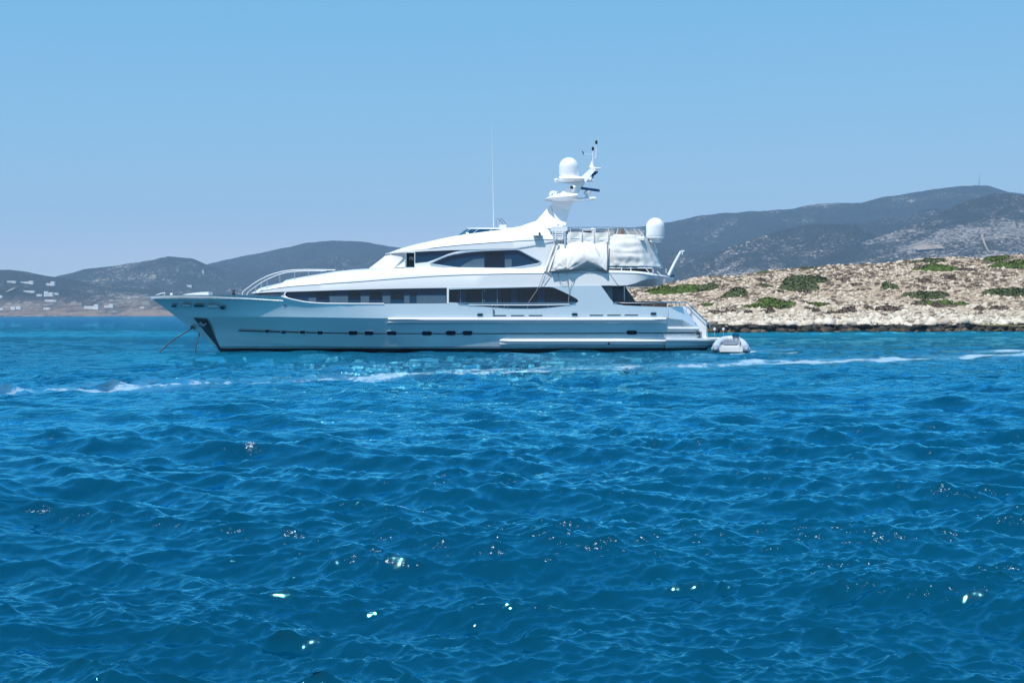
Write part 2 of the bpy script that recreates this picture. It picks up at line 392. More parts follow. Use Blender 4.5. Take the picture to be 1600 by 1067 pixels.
def hill_mat(name, rock_amt, scrub, rock, soil, soil_h=14.0, scale=1.0, soil_amt=0.5):
    m, n, l, b = new_mat(name)
    c = coords(n, l)
    # stone ledges show as broken streaks through the scrub
    a = noise(n, l, 0.012 * scale, 6, 0.62, coords(n, l, (1, 0.45, 1.6), (0, 0, R(18))), 0.8)
    f = noise(n, l, 0.085 * scale, 5, 0.75, coords(n, l, (1, 0.35, 2.0), (0, 0, R(-14))), 0.6)
    big = noise(n, l, 0.0028 * scale, 3, 0.5, c)
    k = mth(n, l, 'ADD', mth(n, l, 'MULTIPLY', a, 0.28), mth(n, l, 'ADD', mth(n, l, 'MULTIPLY', f, 0.75), mth(n, l, 'MULTIPLY', big, 0.45)))
    rm = ramp(n, l, k, [(0.865 - rock_amt, 0.0), (0.91 - rock_amt, 1.0)])
    rm = mth(n, l, 'MULTIPLY', rm, ramp(n, l, noise(n, l, 0.16, 3, 0.7, coords(n, l, (1, 0.5, 1.5))), [(0.36, 0.05), (0.60, 1.0)]))
    sc = ramp(n, l, noise(n, l, 0.05 * scale, 5, 0.65, c), [(0.3, tuple(x * 0.65 for x in scrub)), (0.72, tuple(x * 1.5 for x in scrub))])
    col = mixc(n, l, mth(n, l, 'MULTIPLY', rm, 0.85), sc, rock)
    # bare earth, fields and low cliffs nearer the shore
    g = n.new('ShaderNodeNewGeometry'); sx = n.new('ShaderNodeSeparateXYZ'); l.new(g.outputs['Position'], sx.inputs[0])
    low = ramp(n, l, mth(n, l, 'DIVIDE', sx.outputs['Z'], soil_h * 2), [(0.25, 1.0), (1.0, 0.0)])
    sn = ramp(n, l, noise(n, l, 0.016 * scale, 4, 0.6, coords(n, l, (1, 0.3, 1)), 0.6), [(0.5 - 0.12 * soil_amt, 0.0), (0.58, 1.0)])
    col = mixc(n, l, mth(n, l, 'MULTIPLY', mth(n, l, 'MULTIPLY', low, sn), 0.9), col, soil)
    l.new(col, b.inputs['Base Color']); b.inputs['Roughness'].default_value = 0.95; b.inputs['Specular IOR Level'].default_value = 0.1
    l.new(bump(n, l, mth(n, l, 'ADD', f, a), 0.9, 8.0), b.inputs['Normal'])
    return m
SCRUB = (0.036, 0.034, 0.021); ROCK = (0.62, 0.52, 0.44); SOIL = (0.34, 0.235, 0.165)
hm1 = hill_mat('scrub_hillside', 0.085, SCRUB, ROCK, SOIL, 22.0, 1.6, 1.0)
hm4 = hill_mat('ridge_scrub', -0.02, (0.040, 0.038, 0.027), ROCK, SOIL, 10.0, 1.6, 0.4)
hm2 = hill_mat('mountain_scrub', 0.025, SCRUB, ROCK, SOIL, 10.0, 1.6, 0.4)
hm3 = hill_mat('stony_slope', 0.125, SCRUB, (0.56, 0.47, 0.41), SOIL, 30.0, 2.1, 0.5)
coast = Hill('coast_hill', [(-420, 440), (-200, 428), (-60, 424), (0, 421.5), (14, 420.8), (40, 424), (60, 428.5), (88, 433), (130, 440), (200, 447), (300, 455), (400, 462), (560, 470), (760, 480)],
             494, 2500, 3300, -420, 760, 3, 2.0, hm1, 1.0, relief=0.55)
middle = Hill('middle_hill', [(-100, 450), (40, 444), (88, 432.5), (110, 427), (130, 422), (160, 417), (210, 411), (240, 406), (262, 401.5), (285, 402), (302, 404), (316, 411), (325, 414.5), (345, 424), (400, 440), (520, 462), (640, 480)],
              494, 3300, 4000, -100, 640, 21, 3.0, hm1, 0.9, relief=0.8)
ridge = Hill('distant_ridge', [(150, 450), (250, 432), (320, 414), (345, 408.5), (400, 397), (440, 388.5), (480, 379.5), (520, 376), (550, 376.5), (580, 379.5), (620, 386.5), (660, 392), (720, 402), (800, 420), (900, 440)],
             494, 3500, 4600, 150, 900, 37, 3.0, hm4, 0.9, relief=0.8)
mount = Hill('mountain', [(560, 440), (650, 404), (720, 388), (800, 371), (850, 362), (900, 358.5), (960, 357.5), (1005, 354), (1030, 349.5), (1060, 345), (1100, 336.5), (1140, 332.8), (1170, 331), (1200, 330), (1240, 326), (1280, 318), (1320, 317.5), (1345, 317), (1380, 308.5), (1420, 303), (1460, 296), (1500, 291.5), (1525, 290), (1545, 292), (1575, 301), (1605, 304.5), (1700, 318), (1900, 350), (2100, 390)],
             492, 2600, 4300, 560, 2100, 55, 3.0, hm2, 0.85, nu=620, relief=0.6)
slope = Hill('stony_hill', [(1120, 480), (1200, 448), (1240, 425), (1290, 400), (1330, 386), (1400, 361), (1450, 341), (1500, 319), (1535, 307), (1558, 303), (1580, 304.5), (1600, 305.5), (1700, 325), (1850, 370), (2000, 420)],
             492, 2100, 2900, 1120, 2000, 71, 2.5, hm3, 1.1, relief=0.55)
spur = Hill('rocky_spur', [(1010, 440), (1100, 402), (1160, 378), (1215, 362), (1265, 351), (1300, 349.5), (1335, 352), (1360, 364), (1400, 390), (1460, 420)],
            492, 2300, 3000, 1010, 1460, 91, 2.5, hill_mat('outcrop_scrub', 0.075, SCRUB, ROCK, SOIL, 8.0, 1.9, 0.3), 1.1, relief=0.7)
# dirt tracks on the hillsides: strips laid on the ground they cross
track_m = paint('dirt_track', (0.30, 0.24, 0.18), 0.95, var=0.2, scale=0.05)
def track(hill, pts, wid):
    mb = MB(); q = [hill.hit(*p) for p in cr(pts, 8)]
    for i in range(len(q) - 1):
        a, b_ = q[i], q[i + 1]; w = Vector((0, wid, 0)); up = Vector((0, 0, wid * 0.25 + 0.3))
        mb.add([a - w + Vector((0, 0, 0.5)), b_ - w + Vector((0, 0, 0.5)), b_ + w + up * 2, a + w + up * 2], [(0, 1, 2, 3)])
    return tag(mb.build('dirt_track', track_m), kind='structure')
track(middle, [(316, 424), (318, 430), (314, 436)], 9)
track(coast, [(11, 457.5), (24, 453), (36.5, 448)], 12)
track(mount, [(1076, 420), (1090, 421.5), (1104, 425.5), (1122, 430), (1138, 434)], 10)
track(slope, [(1534, 368), (1538, 382), (1545, 396)], 7)
track(slope, [(1430, 392), (1450, 390.5), (1472, 389)], 16)
# ------------------------------------------------------------------ the small rocky island
CREST = np.array([(380, 545), (520, 534), (620, 522), (690, 510), (800, 488), (860, 474), (950, 457), (1000, 448.5), (1050, 442.5), (1090, 437), (1130, 433.5), (1180, 426), (1230, 421.5), (1280, 418.5), (1340, 413.5), (1400, 410.5), (1440, 406.5), (1500, 404.5), (1560, 402), (1600, 399.5), (1700, 396), (1850, 398), (2100, 420)], float)
def island_point(U, T):
    U = np.asarray(U, float); T = np.asarray(T, float)
    y0 = 187 + 3.5 * vnoise(U / 90, U * 0, 4) + 1.5 * vnoise(U / 22, U * 0, 6) + np.clip(700 - U, 0, 400) * 0.06
    y1 = y0 + 78
    Yd = np.where(T < 0, y0 + T * 20, y0 + 78 * np.clip(T, 0, 9))
    hu = 489.5 - (U - 800) * math.tan(ROLL)
    zt = CAMH + (hu - np.interp(U, CREST[:, 0], CREST[:, 1])) / F * y1
    X = (U - 800) / F * Yd
    # a low dark ledge at the water, then a long slope of rubble
    led = (0.95 + 0.35 * vnoise(X / 3.5, Yd * 0, 8)) * smooth(0, 0.016, T)
    Tc = np.clip(T, 0, 1)
    sl = np.maximum(zt - 1.0, 0.0) * (0.62 * Tc + 0.38 * smooth(0.0, 1.0, Tc))
    fall = np.clip(T - 1, 0, None)
    z = led * np.clip(zt, 0, 1) + sl - fall * zt * 0.9 + 0.55 * fbm(X / 9, Yd / 14, 12, 4) * smooth(0.03, 0.25, T) * np.clip(zt / 4, 0, 1)
    z = np.where(T < 0, T * 12, z)
    e_ = smooth(600, 735, U); z = z * e_ - 1.6 * (1 - e_)
    return np.stack([X, Yd, z], -1)
def island_z(x, y):
    U = 800 + x / y * F
    y0 = 187 + 3.5 * vnoise(np.asarray(U / 90), np.asarray(U * 0.0), 4) + 1.5 * vnoise(np.asarray(U / 22), np.asarray(U * 0.0), 6) + np.clip(700 - U, 0, 400) * 0.06
    return island_point(U, (y - y0) / 78.0)[..., 2]
def island_hit(u, v):
    ts = np.linspace(0.0, 1.02, 1500); pt = island_point(np.full(1500, u), ts)
    zr = CAMH + ray(u, v).z * pt[:, 1]
    ok = pt[:, 2] >= zr; i = int(np.argmax(ok)) if ok.any() else int(np.argmin(np.abs(pt[:, 2] - zr)))
    return Vector(pt[i])
def build_island():
    us = np.linspace(380, 2050, 900); ts = np.concatenate([[-0.2, -0.05], np.linspace(0, 0.03, 14), np.linspace(0.034, 1.0, 230), np.linspace(1.02, 1.9, 24)])
    U, T = np.meshgrid(us, ts); V = island_point(U, T)
    x, y = V[..., 0], V[..., 1]
    r = np.abs(fbm(x / 1.3, y / 1.6, 41, 4)); r2 = fbm(x / 0.6, y / 0.8, 47, 3)
    V[..., 2] += (0.28 * (r - 0.15) + 0.12 * r2) * smooth(-0.01, 0.01, T) * smooth(2.0, 1.1, T)
    V[..., 1] += 0.8 * fbm(x / 1.1, V[..., 2] * 1.4, 61, 3) * smooth(0.05, 0.02, T) * smooth(0.0, 0.004, T)
    me = np_mesh('island_ground', V.reshape(-1, 3), grid_faces(*U.shape)); me.polygons.foreach_set('use_smooth', np.zeros(len(me.polygons), bool))
    return me
def stone_mat(name, ground):
    m, n, l, b = new_mat(name)
    g = n.new('ShaderNodeNewGeometry'); sx = n.new('ShaderNodeSeparateXYZ'); l.new(g.outputs['Position'], sx.inputs[0])
    c = coords(n, l)
    a = n.new('ShaderNodeAttribute'); a.attribute_name = 'tint'
    f = noise(n, l, 0.9, 5, 0.65, c)
    pale = ramp(n, l, f, [(0.25, (0.40, 0.32, 0.235)), (0.5, (0.64, 0.555, 0.45)), (0.75, (0.78, 0.72, 0.63))])
    tan_ = ramp(n, l, noise(n, l, 0.5, 5, 0.7, c), [(0.3, (0.26, 0.18, 0.12)), (0.55, (0.50, 0.38, 0.27)), (0.75, (0.68, 0.55, 0.43))])
    z = mth(n, l, 'ADD', sx.outputs['Z'], mth(n, l, 'MULTIPLY', mth(n, l, 'SUBTRACT', noise(n, l, 0.12, 4, 0.6, c), 0.5), 5.0))
    hi = ramp(n, l, mth(n, l, 'DIVIDE', z, 12.0), [(0.12, 0.0), (0.40, 0.85)])
    col = mixc(n, l, hi, pale, tan_)
    if ground: col = mixc(n, l, 0.5, col, (0.30, 0.22, 0.15))  # brown soil, darkened to put shade between the stones
    else:
        col = mixc(n, l, mth(n, l, 'MULTIPLY', a.outputs['Fac'], 0.5), col, (0.84, 0.76, 0.64))
        col = mixc(n, l, ramp(n, l, a.outputs['Fac'], [(0.08, 0.8), (0.24, 0.0)]), col, (0.16, 0.125, 0.095))  # darkest stones stand in for shadowed gaps in the rubble
    # wave-washed dark rock by the water, rust brown at its foot
    zz = mth(n, l, 'ADD', sx.outputs['Z'], mth(n, l, 'MULTIPLY', mth(n, l, 'SUBTRACT', noise(n, l, 0.5, 4, 0.65, c), 0.5), 1.0))
    dk = ramp(n, l, zz, [(0.92, 1.0), (1.12, 0.0)])
    wet = ramp(n, l, noise(n, l, 1.6, 4, 0.7, c), [(0.35, (0.030, 0.030, 0.034)), (0.62, (0.075, 0.066, 0.058)), (0.78, (0.26, 0.20, 0.14))])
    foot = ramp(n, l, noise(n, l, 1.1, 4, 0.7, c), [(0.35, (0.07, 0.05, 0.03)), (0.7, (0.28, 0.21, 0.13))])
    wet = mixc(n, l, ramp(n, l, zz, [(0.18, 1.0), (0.5, 0.0)]), wet, foot)
    col = mixc(n, l, dk, col, wet)
    l.new(col, b.inputs['Base Color']); b.inputs['Roughness'].default_value = 0.92; b.inputs['Specular IOR Level'].default_value = 0.15
    l.new(bump(n, l, noise(n, l, 3.5, 6, 0.7, c), 0.8, 0.25), b.inputs['Normal'])
    return m
island = link('island_ground', build_island(), stone_mat('island_soil_and_stone', True)); tag(island, kind='structure')
def ico1():
    bm = bmesh.new(); bmesh.ops.create_icosphere(bm, subdivisions=1, radius=1.0)
    v = np.array([x.co[:] for x in bm.verts]); f = np.array([[q.index for q in t.verts] for t in bm.faces]); bm.free(); return v, f
ICO = ico1()
def scatter_stones(name, cnt, seed, tlo, thi, s0, s1, material, ulo=480, uhi=2000, tpow=1.0):
    rng = np.random.default_rng(seed)
    U = rng.uniform(ulo, uhi, cnt); T = tlo + (thi - tlo) * rng.random(cnt) ** tpow
    P0 = island_point(U, T); ok = P0[:, 2] > 0.02
    for (sx_, sy_, sw_, sd_) in SHR: ok &= ((P0[:, 0] - sx_) / (sw_ * 0.92)) ** 2 + ((P0[:, 1] - sy_) / (sd_ * 0.95)) ** 2 > 1
    P0 = P0[ok]; n = len(P0)
    v, f = ICO
    s = s0 * (s1 / s0) ** (rng.random(n) ** 2.2)
    J = 1 + rng.uniform(-0.42, 0.42, (n, len(v), 1))
    sc = s[:, None] * np.stack([rng.uniform(0.7, 1.5, n), rng.uniform(0.7, 1.4, n), rng.uniform(0.4, 0.95, n)], 1)
    a = rng.uniform(0, 6.28, n); ca, sa = np.cos(a), np.sin(a)
    q = v[None] * J * sc[:, None, :]
    q = np.stack([q[..., 0] * ca[:, None] - q[..., 1] * sa[:, None], q[..., 0] * sa[:, None] + q[..., 1] * ca[:, None], q[..., 2]], -1)
    q += P0[:, None, :] + np.array([0, 0, 0.12])[None, None] * s[:, None, None]
    Fq = (f[None] + (np.arange(n) * len(v))[:, None, None]).reshape(-1, 3)
    me = np_mesh(name, q.reshape(-1, 3), Fq)
    at = me.attributes.new('tint', 'FLOAT', 'POINT'); at.data.foreach_set('value', np.repeat(rng.random(n), len(v)).astype(np.float32))
    return tag(link(name, me, material), kind='stuff')
stone_m = stone_mat('loose_stone', False)
SHR = []
# ---- shrubs: low wind-shaped cushions of leaf tufts
def leaf_mat(name, lo, hi, dry=None):
    m, n, l, b = new_mat(name)
    a = n.new('ShaderNodeAttribute'); a.attribute_name = 'tint'
    col = ramp(n, l, a.outputs['Fac'], [(0.0, lo), (0.8, hi), (1.0, dry or hi)])
    f = noise(n, l, 0.8, 3, 0.6, coords(n, l))
    col = mixc(n, l, mth(n, l, 'MULTIPLY', f, 0.5), col, lo)
    l.new(col, b.inputs['Base Color']); b.inputs['Roughness'].default_value = 0.75; b.inputs['Specular IOR Level'].default_value = 0.25
    return m
green_m = leaf_mat('green_leaves', (0.050, 0.085, 0.013), (0.150, 0.205, 0.038), (0.23, 0.24, 0.09))
olive_m = leaf_mat('olive_leaves', (0.055, 0.076, 0.026), (0.135, 0.160, 0.066), (0.23, 0.20, 0.12))
brown_m = leaf_mat('dry_twigs', (0.085, 0.062, 0.047), (0.20, 0.15, 0.112), (0.29, 0.23, 0.17))
twig_m = paint('shrub_wood', (0.10, 0.07, 0.05), 0.9, var=0.2)
def shrub(name, u0, u1, vt, vb, mat_, seed, label, cat, group, dens=1.0):
    """spans the photograph's width u0..u1 with its foot at v = vb and its top at vt; a cushion with its own depth on the slope"""
    rng = np.random.default_rng(seed)
    uc = 0.5 * (u0 + u1); p = island_hit(uc, vb - 1.0); Yd = p.y
    wx = 1.12 * (u1 - u0) / F * Yd / 2; dep = max(0.55 * wx, 0.5); hgt = max(0.52 * (vb - vt) / F * Yd + 0.12, 0.32)
    run = max((vb - vt) / F * Yd, 0.3)                       # how far up the picture the plant reaches
    # how far up the slope the cushion must run so that its top shows at vt
    top = island_hit(uc, min(vt + 0.35 * (vb - vt), vb - 1)); dep = max(dep * 0.6, min((top.y - p.y) / 2, 3.2 * wx))
    cy = p.y + dep
    SHR.append((p.x, cy, wx, dep))
    nb = max(5, int(wx * 2.2)); blobs = []
    for k in range(nb):
        a = rng.uniform(0, 6.28); r = math.sqrt(rng.random()) * 0.80
        bx = r * math.cos(a) * wx; by = r * math.sin(a) * dep
        rad = (0.40 + 0.3 * rng.random()) * (1 - 0.40 * r)
        blobs.append((bx, by, rad * wx * 0.9, max(rad * dep * 0.9, rad * wx * 0.35), hgt * (0.55 + 0.6 * rng.random()) * (1 - 0.45 * r)))
    base = Vector((p.x, cy, float(island_z(np.array(p.x), np.array(cy)))))
    area = sum(b_[2] * b_[3] for b_ in blobs)
    cnt = int(min(5200, max(260, 130 * area * dens))); ts = 0.13
    bl = rng.choice(nb, cnt, p=np.array([b_[2] * b_[3] for b_ in blobs]) / area)
    B = np.array(blobs)[bl]
    ph = rng.uniform(0, 2 * np.pi, cnt); ct = rng.random(cnt) ** 0.75
    st = np.sqrt(1 - ct ** 2); rr = 0.86 + 0.28 * rng.random(cnt)
    x = B[:, 0] + B[:, 2] * st * np.cos(ph) * rr; y = B[:, 1] + B[:, 3] * st * np.sin(ph) * rr
    gz = island_z(x + base.x, y + base.y) - base.z
    z = gz + 0.02 + B[:, 4] * ct * rr
    C = np.stack([x, y, z], 1)
    nrm = np.stack([st * np.cos(ph), st * np.sin(ph), ct + 0.35], 1) + rng.normal(0, 0.55, (cnt, 3)); nrm /= np.linalg.norm(nrm, axis=1)[:, None]
    t1 = np.cross(nrm, rng.normal(size=(cnt, 3))); t1 /= np.linalg.norm(t1, axis=1)[:, None]; t2 = np.cross(nrm, t1)
    s1 = (ts * rng.uniform(0.7, 1.7, cnt))[:, None]; s2 = s1 * rng.uniform(0.5, 1.0, cnt)[:, None]
    Q = np.stack([C - t1 * s1 - t2 * s2 * .6, C + t1 * s1 * .3 - t2 * s2, C + t1 * s1 + t2 * s2 * .5, C - t1 * s1 * .2 + t2 * s2], 1)
    me = np_mesh(name, Q.reshape(-1, 3), np.arange(cnt * 4).reshape(-1, 4))
    tn = np.clip(rng.normal(0.45, 0.22, cnt) + 0.35 * vnoise(x * 0.9, y * 0.9, seed), 0, 1)
    at = me.attributes.new('tint', 'FLOAT', 'POINT'); at.data.foreach_set('value', np.repeat(tn, 4).astype(np.float32))
    root = empty(name, base); tag(root, label, cat, group)
    link('foliage', me, mat_, root)
    st_ = MB(); g0 = float(island_z(np.array(base.x), np.array(base.y))) - base.z; rows_ = []
    a = rng.uniform(0, 6.28); st_.tube([(-0.5 * wx, 0, g0 + 0.05), (-0.2 * wx, 0.1 * dep * math.sin(a), g0 + 0.5 * hgt), (0, 0, g0 - 0.1), (0.25 * wx, -0.1 * dep * math.cos(a), g0 + 0.45 * hgt), (0.55 * wx, 0, g0 + 0.1)], [0.02, 0.04, 0.07, 0.04, 0.02], 5)
    st_.build('stem', twig_m, root, recalc=False)
    return root
GG = 'green cushion shrubs on the rocky island'; BG = 'dry brown shrubs on the rocky island'
GREEN = [
 (1008, 1100, 444, 462, green_m, 'long bright green shrub under the yacht\'s overhanging upper deck'),
 (1085, 1128, 441, 458, olive_m, 'grey green right end of the long shrub just aft of the yacht'),
 (1126, 1179, 447, 466, olive_m, 'dark green mound shrub alone to the right of the yacht\'s stern'),
 (1166, 1212, 474, 483, green_m, 'left trailing tail of the bright green shrub above the pale shore'),
 (1198, 1255, 463, 482, green_m, 'bright green humped shrub low on the slope with white stones in it'),
 (1219, 1246, 477, 484, olive_m, 'small olive shrub tucked under the humped bright green shrub'),
 (1257, 1300, 472, 481, green_m, 'small flat green shrub right of the humped bright green one'),
 (1220, 1306, 431, 446, olive_m, 'wide grey green shrub behind another high on the slope'),
 (1226, 1290, 441, 457, olive_m, 'dark green shrub in front of the wide grey green one high up'),
 (1180, 1210, 423, 429, green_m, 'small green shrub on the crest left of the highest bushes'),
 (1238, 1275, 417, 423, olive_m, 'faint olive shrub flat on the island crest'),
 (1090, 1118, 475, 481, green_m, 'small green shrub beside the yacht\'s stern stairs'),
 (1180, 1206, 443, 451, olive_m, 'tiny olive shrub halfway up between two bigger green mounds'),
 (1436, 1485, 403, 414, olive_m, 'dark green shrub breaking the skyline of the island'),
 (1448, 1513, 412, 427, green_m, 'rounded bright green shrub just below the skyline'),
 (1540, 1592, 398, 411, green_m, 'green shrub on the crest near the right edge'),
 (1560, 1640, 407, 422, green_m, 'large green shrub below the crest cut by the right edge'),
 (1418, 1482, 453, 471, olive_m, 'broad green mound midway down the right slope'),
 (1460, 1516, 468, 481, green_m, 'flat green shrub just below the broad mound on the right slope'),
 (1432, 1466, 470, 478, olive_m, 'small olive shrub left of the flat green one on the right slope'),
 (1538, 1640, 450, 466, olive_m, 'long green shrub midway down at the right edge'),
 (1383, 1410, 440, 455, olive_m, 'sparse upright olive shrub alone among the stones'),
]
for i, (u0, u1, vt, vb, mm, lab) in enumerate(GREEN):
    shrub('shrub', u0, u1, vt, vb, mm, 100 + i, lab, 'shrub', GG)
BROWN = [
 (1108, 1136, 484, 491, 'brown scrub clump just above the pale shore nearest the yacht'),
 (1133, 1150, 484, 490, 'second brown clump from the yacht above the pale shore'),
 (1163, 1178, 485, 491, 'brown tuft below the left tail of the bright green shrub'),
 (1189, 1203, 485, 491, 'round brown tuft left of the stones under the humped shrub'),
 (1204, 1222, 478, 492, 'tall brown shrub directly under the humped bright green shrub'),
 (1260, 1285, 481, 489, 'brown shrub under the small flat green shrub'),
 (1290, 1322, 485, 492, 'low brown shrub right of the middle of the shore strip'),
 (1318, 1352, 480, 491, 'larger brown shrub amid the row above the shore'),
 (1352, 1368, 478, 486, 'small brown shrub at the left end of the wide dark clump'),
 (1371, 1417, 478, 490, 'wide dark brown clump above the pale shore on the right'),
 (1428, 1455, 473, 480, 'brown scrub at the left foot of the flat green shrub'),
 (1458, 1485, 474, 486, 'brown shrub hanging below the flat green shrub'),
 (1532, 1558, 478, 488, 'left of two brown clumps close to the right edge above the shore'),
 (1555, 1584, 476, 487, 'right of two brown clumps close to the right edge above the shore'),
 (1204, 1226, 453, 460, 'brown shrub left of the dark green shrub high up'),
 (1246, 1268, 453, 459, 'brown shrub below the dark green shrub high up'),
 (1182, 1200, 436, 442, 'brown shrub high on the slope left of the wide grey green shrub'),
 (1308, 1330, 434, 442, 'brown shrub right of the wide grey green shrub'),
 (1330, 1348, 442, 449, 'greyish brown shrub in the stones centre right'),
 (1480, 1500, 430, 440, 'brown shrub below the rounded bright green shrub'),
 (1505, 1535, 420, 427, 'brown scrub between the two bright green shrubs near the crest'),
 (1440, 1462, 434, 444, 'brown thorny shrub left of centre under the skyline shrub'),
]
for i, (u0, u1, vt, vb, lab) in enumerate(BROWN):
    shrub('dry_shrub', u0, u1, vt, vb, brown_m, 300 + i, lab, 'dry shrub', BG, 0.8)
scatter_stones('rubble', 60000, 5, 0.02, 1.03, 0.075, 0.45, stone_m)
scatter_stones('shore_rock', 3600, 6, -0.004, 0.030, 0.20, 0.95, stone_m)
# countless low tufts between the stones
def tufts():
    rng = np.random.default_rng(9); U = rng.uniform(700, 1980, 6500); T = 0.12 + 0.9 * rng.random(6500) ** 0.55
    keep = vnoise(U / 26, T * 16, 3) + 0.25 * (T - 0.5) > -0.02; U, T = U[keep], T[keep]
    P0 = island_point(U, T); n = len(P0); k = 16
    C = np.repeat(P0, k, 0); s = np.repeat(rng.uniform(0.12, 0.42, n), k)
    d = rng.normal(size=(n * k, 3)); d /= np.linalg.norm(d, axis=1)[:, None]; d[:, 2] = np.abs(d[:, 2]) * 0.75 + 0.25
    C = C + d * s[:, None] * np.array([1.5, 1.5, 0.8])
    t1 = np.cross(d, rng.normal(size=d.shape)); t1 /= np.linalg.norm(t1, axis=1)[:, None]; t2 = np.cross(d, t1)
    q = (s * 0.42)[:, None]
    Q = np.stack([C - t1 * q, C - t2 * q, C + t1 * q, C + t2 * q], 1).reshape(-1, 3)
    me = np_mesh('dry_scrub', Q, np.arange(len(Q)).reshape(-1, 4))
    at = me.attributes.new('tint', 'FLOAT', 'POINT'); at.data.foreach_set('value', np.repeat(np.repeat(rng.random(n), k), 4).astype(np.float32))
    tag(link('dry_scrub', me, brown_m), kind='stuff')
tufts()
# a yellow line of dried weed and rope along the top of the ledge
rope = MB(); q = []
for u, v in cr([(1528, 507.3), (1550, 508), (1575, 508.6), (1600, 509.5), (1640, 510)], 5):
    q.append(W(u, v, 187.2))
rope.tube(q, 0.06, 6)
ro = rope.build('yellow_hose', paint('yellow_rubber', (0.40, 0.34, 0.11), 0.7, var=0.2, scale=3))
tag(ro, 'yellow hose lying along the dark rock ledge at the right edge', 'hose')

# ------------------------------------------------------------------ houses, tower on the far hills
white_m = paint('whitewash', (0.80, 0.79, 0.77), 0.9, var=0.05, scale=0.2)
dark_m = paint('dark_opening', (0.05, 0.06, 0.07), 0.5, var=0.1)
stonewall_m = paint('stone_wall', (0.40, 0.36, 0.32), 0.9, var=0.2, scale=0.3)
def house(hill, u0, u1, vt, vb, label, parts=1, seed=0, wall=None):
    rng = random.Random(seed); p = hill.hit(0.5 * (u0 + u1), vb); Yd = p.y
    w = (u1 - u0) / F * Yd; h = max((vb - vt) / F * Yd, 3.0); d = max(6.0, min(w * 0.5, 11))
    root = empty('house', p, 0); tag(root, label, 'house', 'white houses on the far coast')
    wl_ = []; ws = [1.0] if parts == 1 else ([0.56, 0.44] if parts == 2 else [0.36, 0.34, 0.30]); x = -w / 2
    order = list(range(len(ws))); rng.shuffle(order)
    for k, f in enumerate(ws):
        ww = w * f; hh = h * (1.0 if order[k] == 0 else rng.uniform(0.55, 0.8)); yo = rng.uniform(-1.5, 1.5) if k else 0
        mb = MB(); x1 = x + ww - 0.02; pa = 0.3; zt = hh + 0.45
        # one closed body with a parapet round its flat roof
        v = [(x, yo, -6), (x1, yo, -6), (x1, d + yo, -6), (x, d + yo, -6), (x, yo, zt), (x1, yo, zt), (x1, d + yo, zt), (x, d + yo, zt), (x + pa, yo + pa, zt), (x1 - pa, yo + pa, zt), (x1 - pa, d + yo - pa, zt), (x + pa, d + yo - pa, zt), (x + pa, yo + pa, hh), (x1 - pa, yo + pa, hh), (x1 - pa, d + yo - pa, hh), (x + pa, d + yo - pa, hh)]
        mb.add(v, [(0, 1, 5, 4), (1, 2, 6, 5), (2, 3, 7, 6), (3, 0, 4, 7), (4, 5, 9, 8), (5, 6, 10, 9), (6, 7, 11, 10), (7, 4, 8, 11), (8, 9, 13, 12), (9, 10, 14, 13), (10, 11, 15, 14), (11, 8, 12, 15), (12, 13, 14, 15), (3, 2, 1, 0)])
        wo = mb.build('wall', wall or white_m, root, smoothit=False, recalc=False)
        nw = max(1, int(ww / 4.5))
        for j in range(nw):
            cx = x + ww * (j + 0.5) / nw
            op = MB(); op.box((cx - 0.55, yo - 0.08, hh * 0.35), (cx + 0.55, yo - 0.01, min(hh * 0.35 + 1.5, hh * 0.8))); op.build('window', dark_m, wo, smoothit=False, recalc=False)
        x += ww
HOUSES = [
 (coast, 11, 24, 439.3, 441.8, 'long low white house at the upper left of the far hillside', 1),
 (coast, 32, 51, 439.2, 443.2, 'longest white house high on the far hillside', 3),
 (coast, 72, 85, 440.2, 446.5, 'stepped white house apart on the upper right of the coast hill', 2),
 (coast, 36.5, 53.5, 454.4, 457.2, 'narrow white house in the middle of the coast hill', 1),
 (coast, 57, 65, 460, 463.2, 'small white house left of the tall stepped one', 1),
 (coast, 68.5, 82, 455.5, 463.2, 'tall stepped white house in the middle of the far settlement', 3),
 (coast, 83, 91, 458, 460.6, 'low white house right behind the tall stepped one', 1),
 (coast, 70, 88, 468.8, 471.5, 'wide white house below the tall stepped one', 2),
 (coast, 17, 23, 479.5, 484.2, 'white house near the shore, left of a close pair', 1),
 (coast, 25, 32, 479, 483.4, 'white house near the shore, right of a close pair', 1),
 (coast, 68, 78, 481, 484, 'small white house just above the beach', 1),
 (coast, -4, 3, 462, 465.4, 'white house cut by the left edge halfway up', 1),
 (coast, -6, 4.7, 481.5, 484.6, 'white house cut by the left edge near the shore', 1),
 (coast, 111, 127, 472, 476.5, 'grey white house left of the bright house group by the shore', 2),
 (coast, 131.5, 153, 476, 483, 'bright wide white house group near the shore left of the bow', 3),
 (coast, 163, 176, 475.3, 481, 'bright white pair of cubes nearest left of the yacht\'s bow', 2),
 (coast, 222, 233.5, 471, 476.5, 'pale boxy house showing just under the yacht\'s bow tip', 1),
 (coast, 219, 225, 480, 482, 'tiny white hut above the cliff under the bow', 1),
 (middle, 292, 299, 445.6, 448.5, 'small white building above the yacht\'s foredeck on the hill', 1),
]
for i, (hl, u0, u1, vt, vb, lab, pn) in enumerate(HOUSES): house(hl, u0, u1, vt, vb, lab, pn, i, stonewall_m if 'pale boxy' in lab or 'grey white' in lab else None)
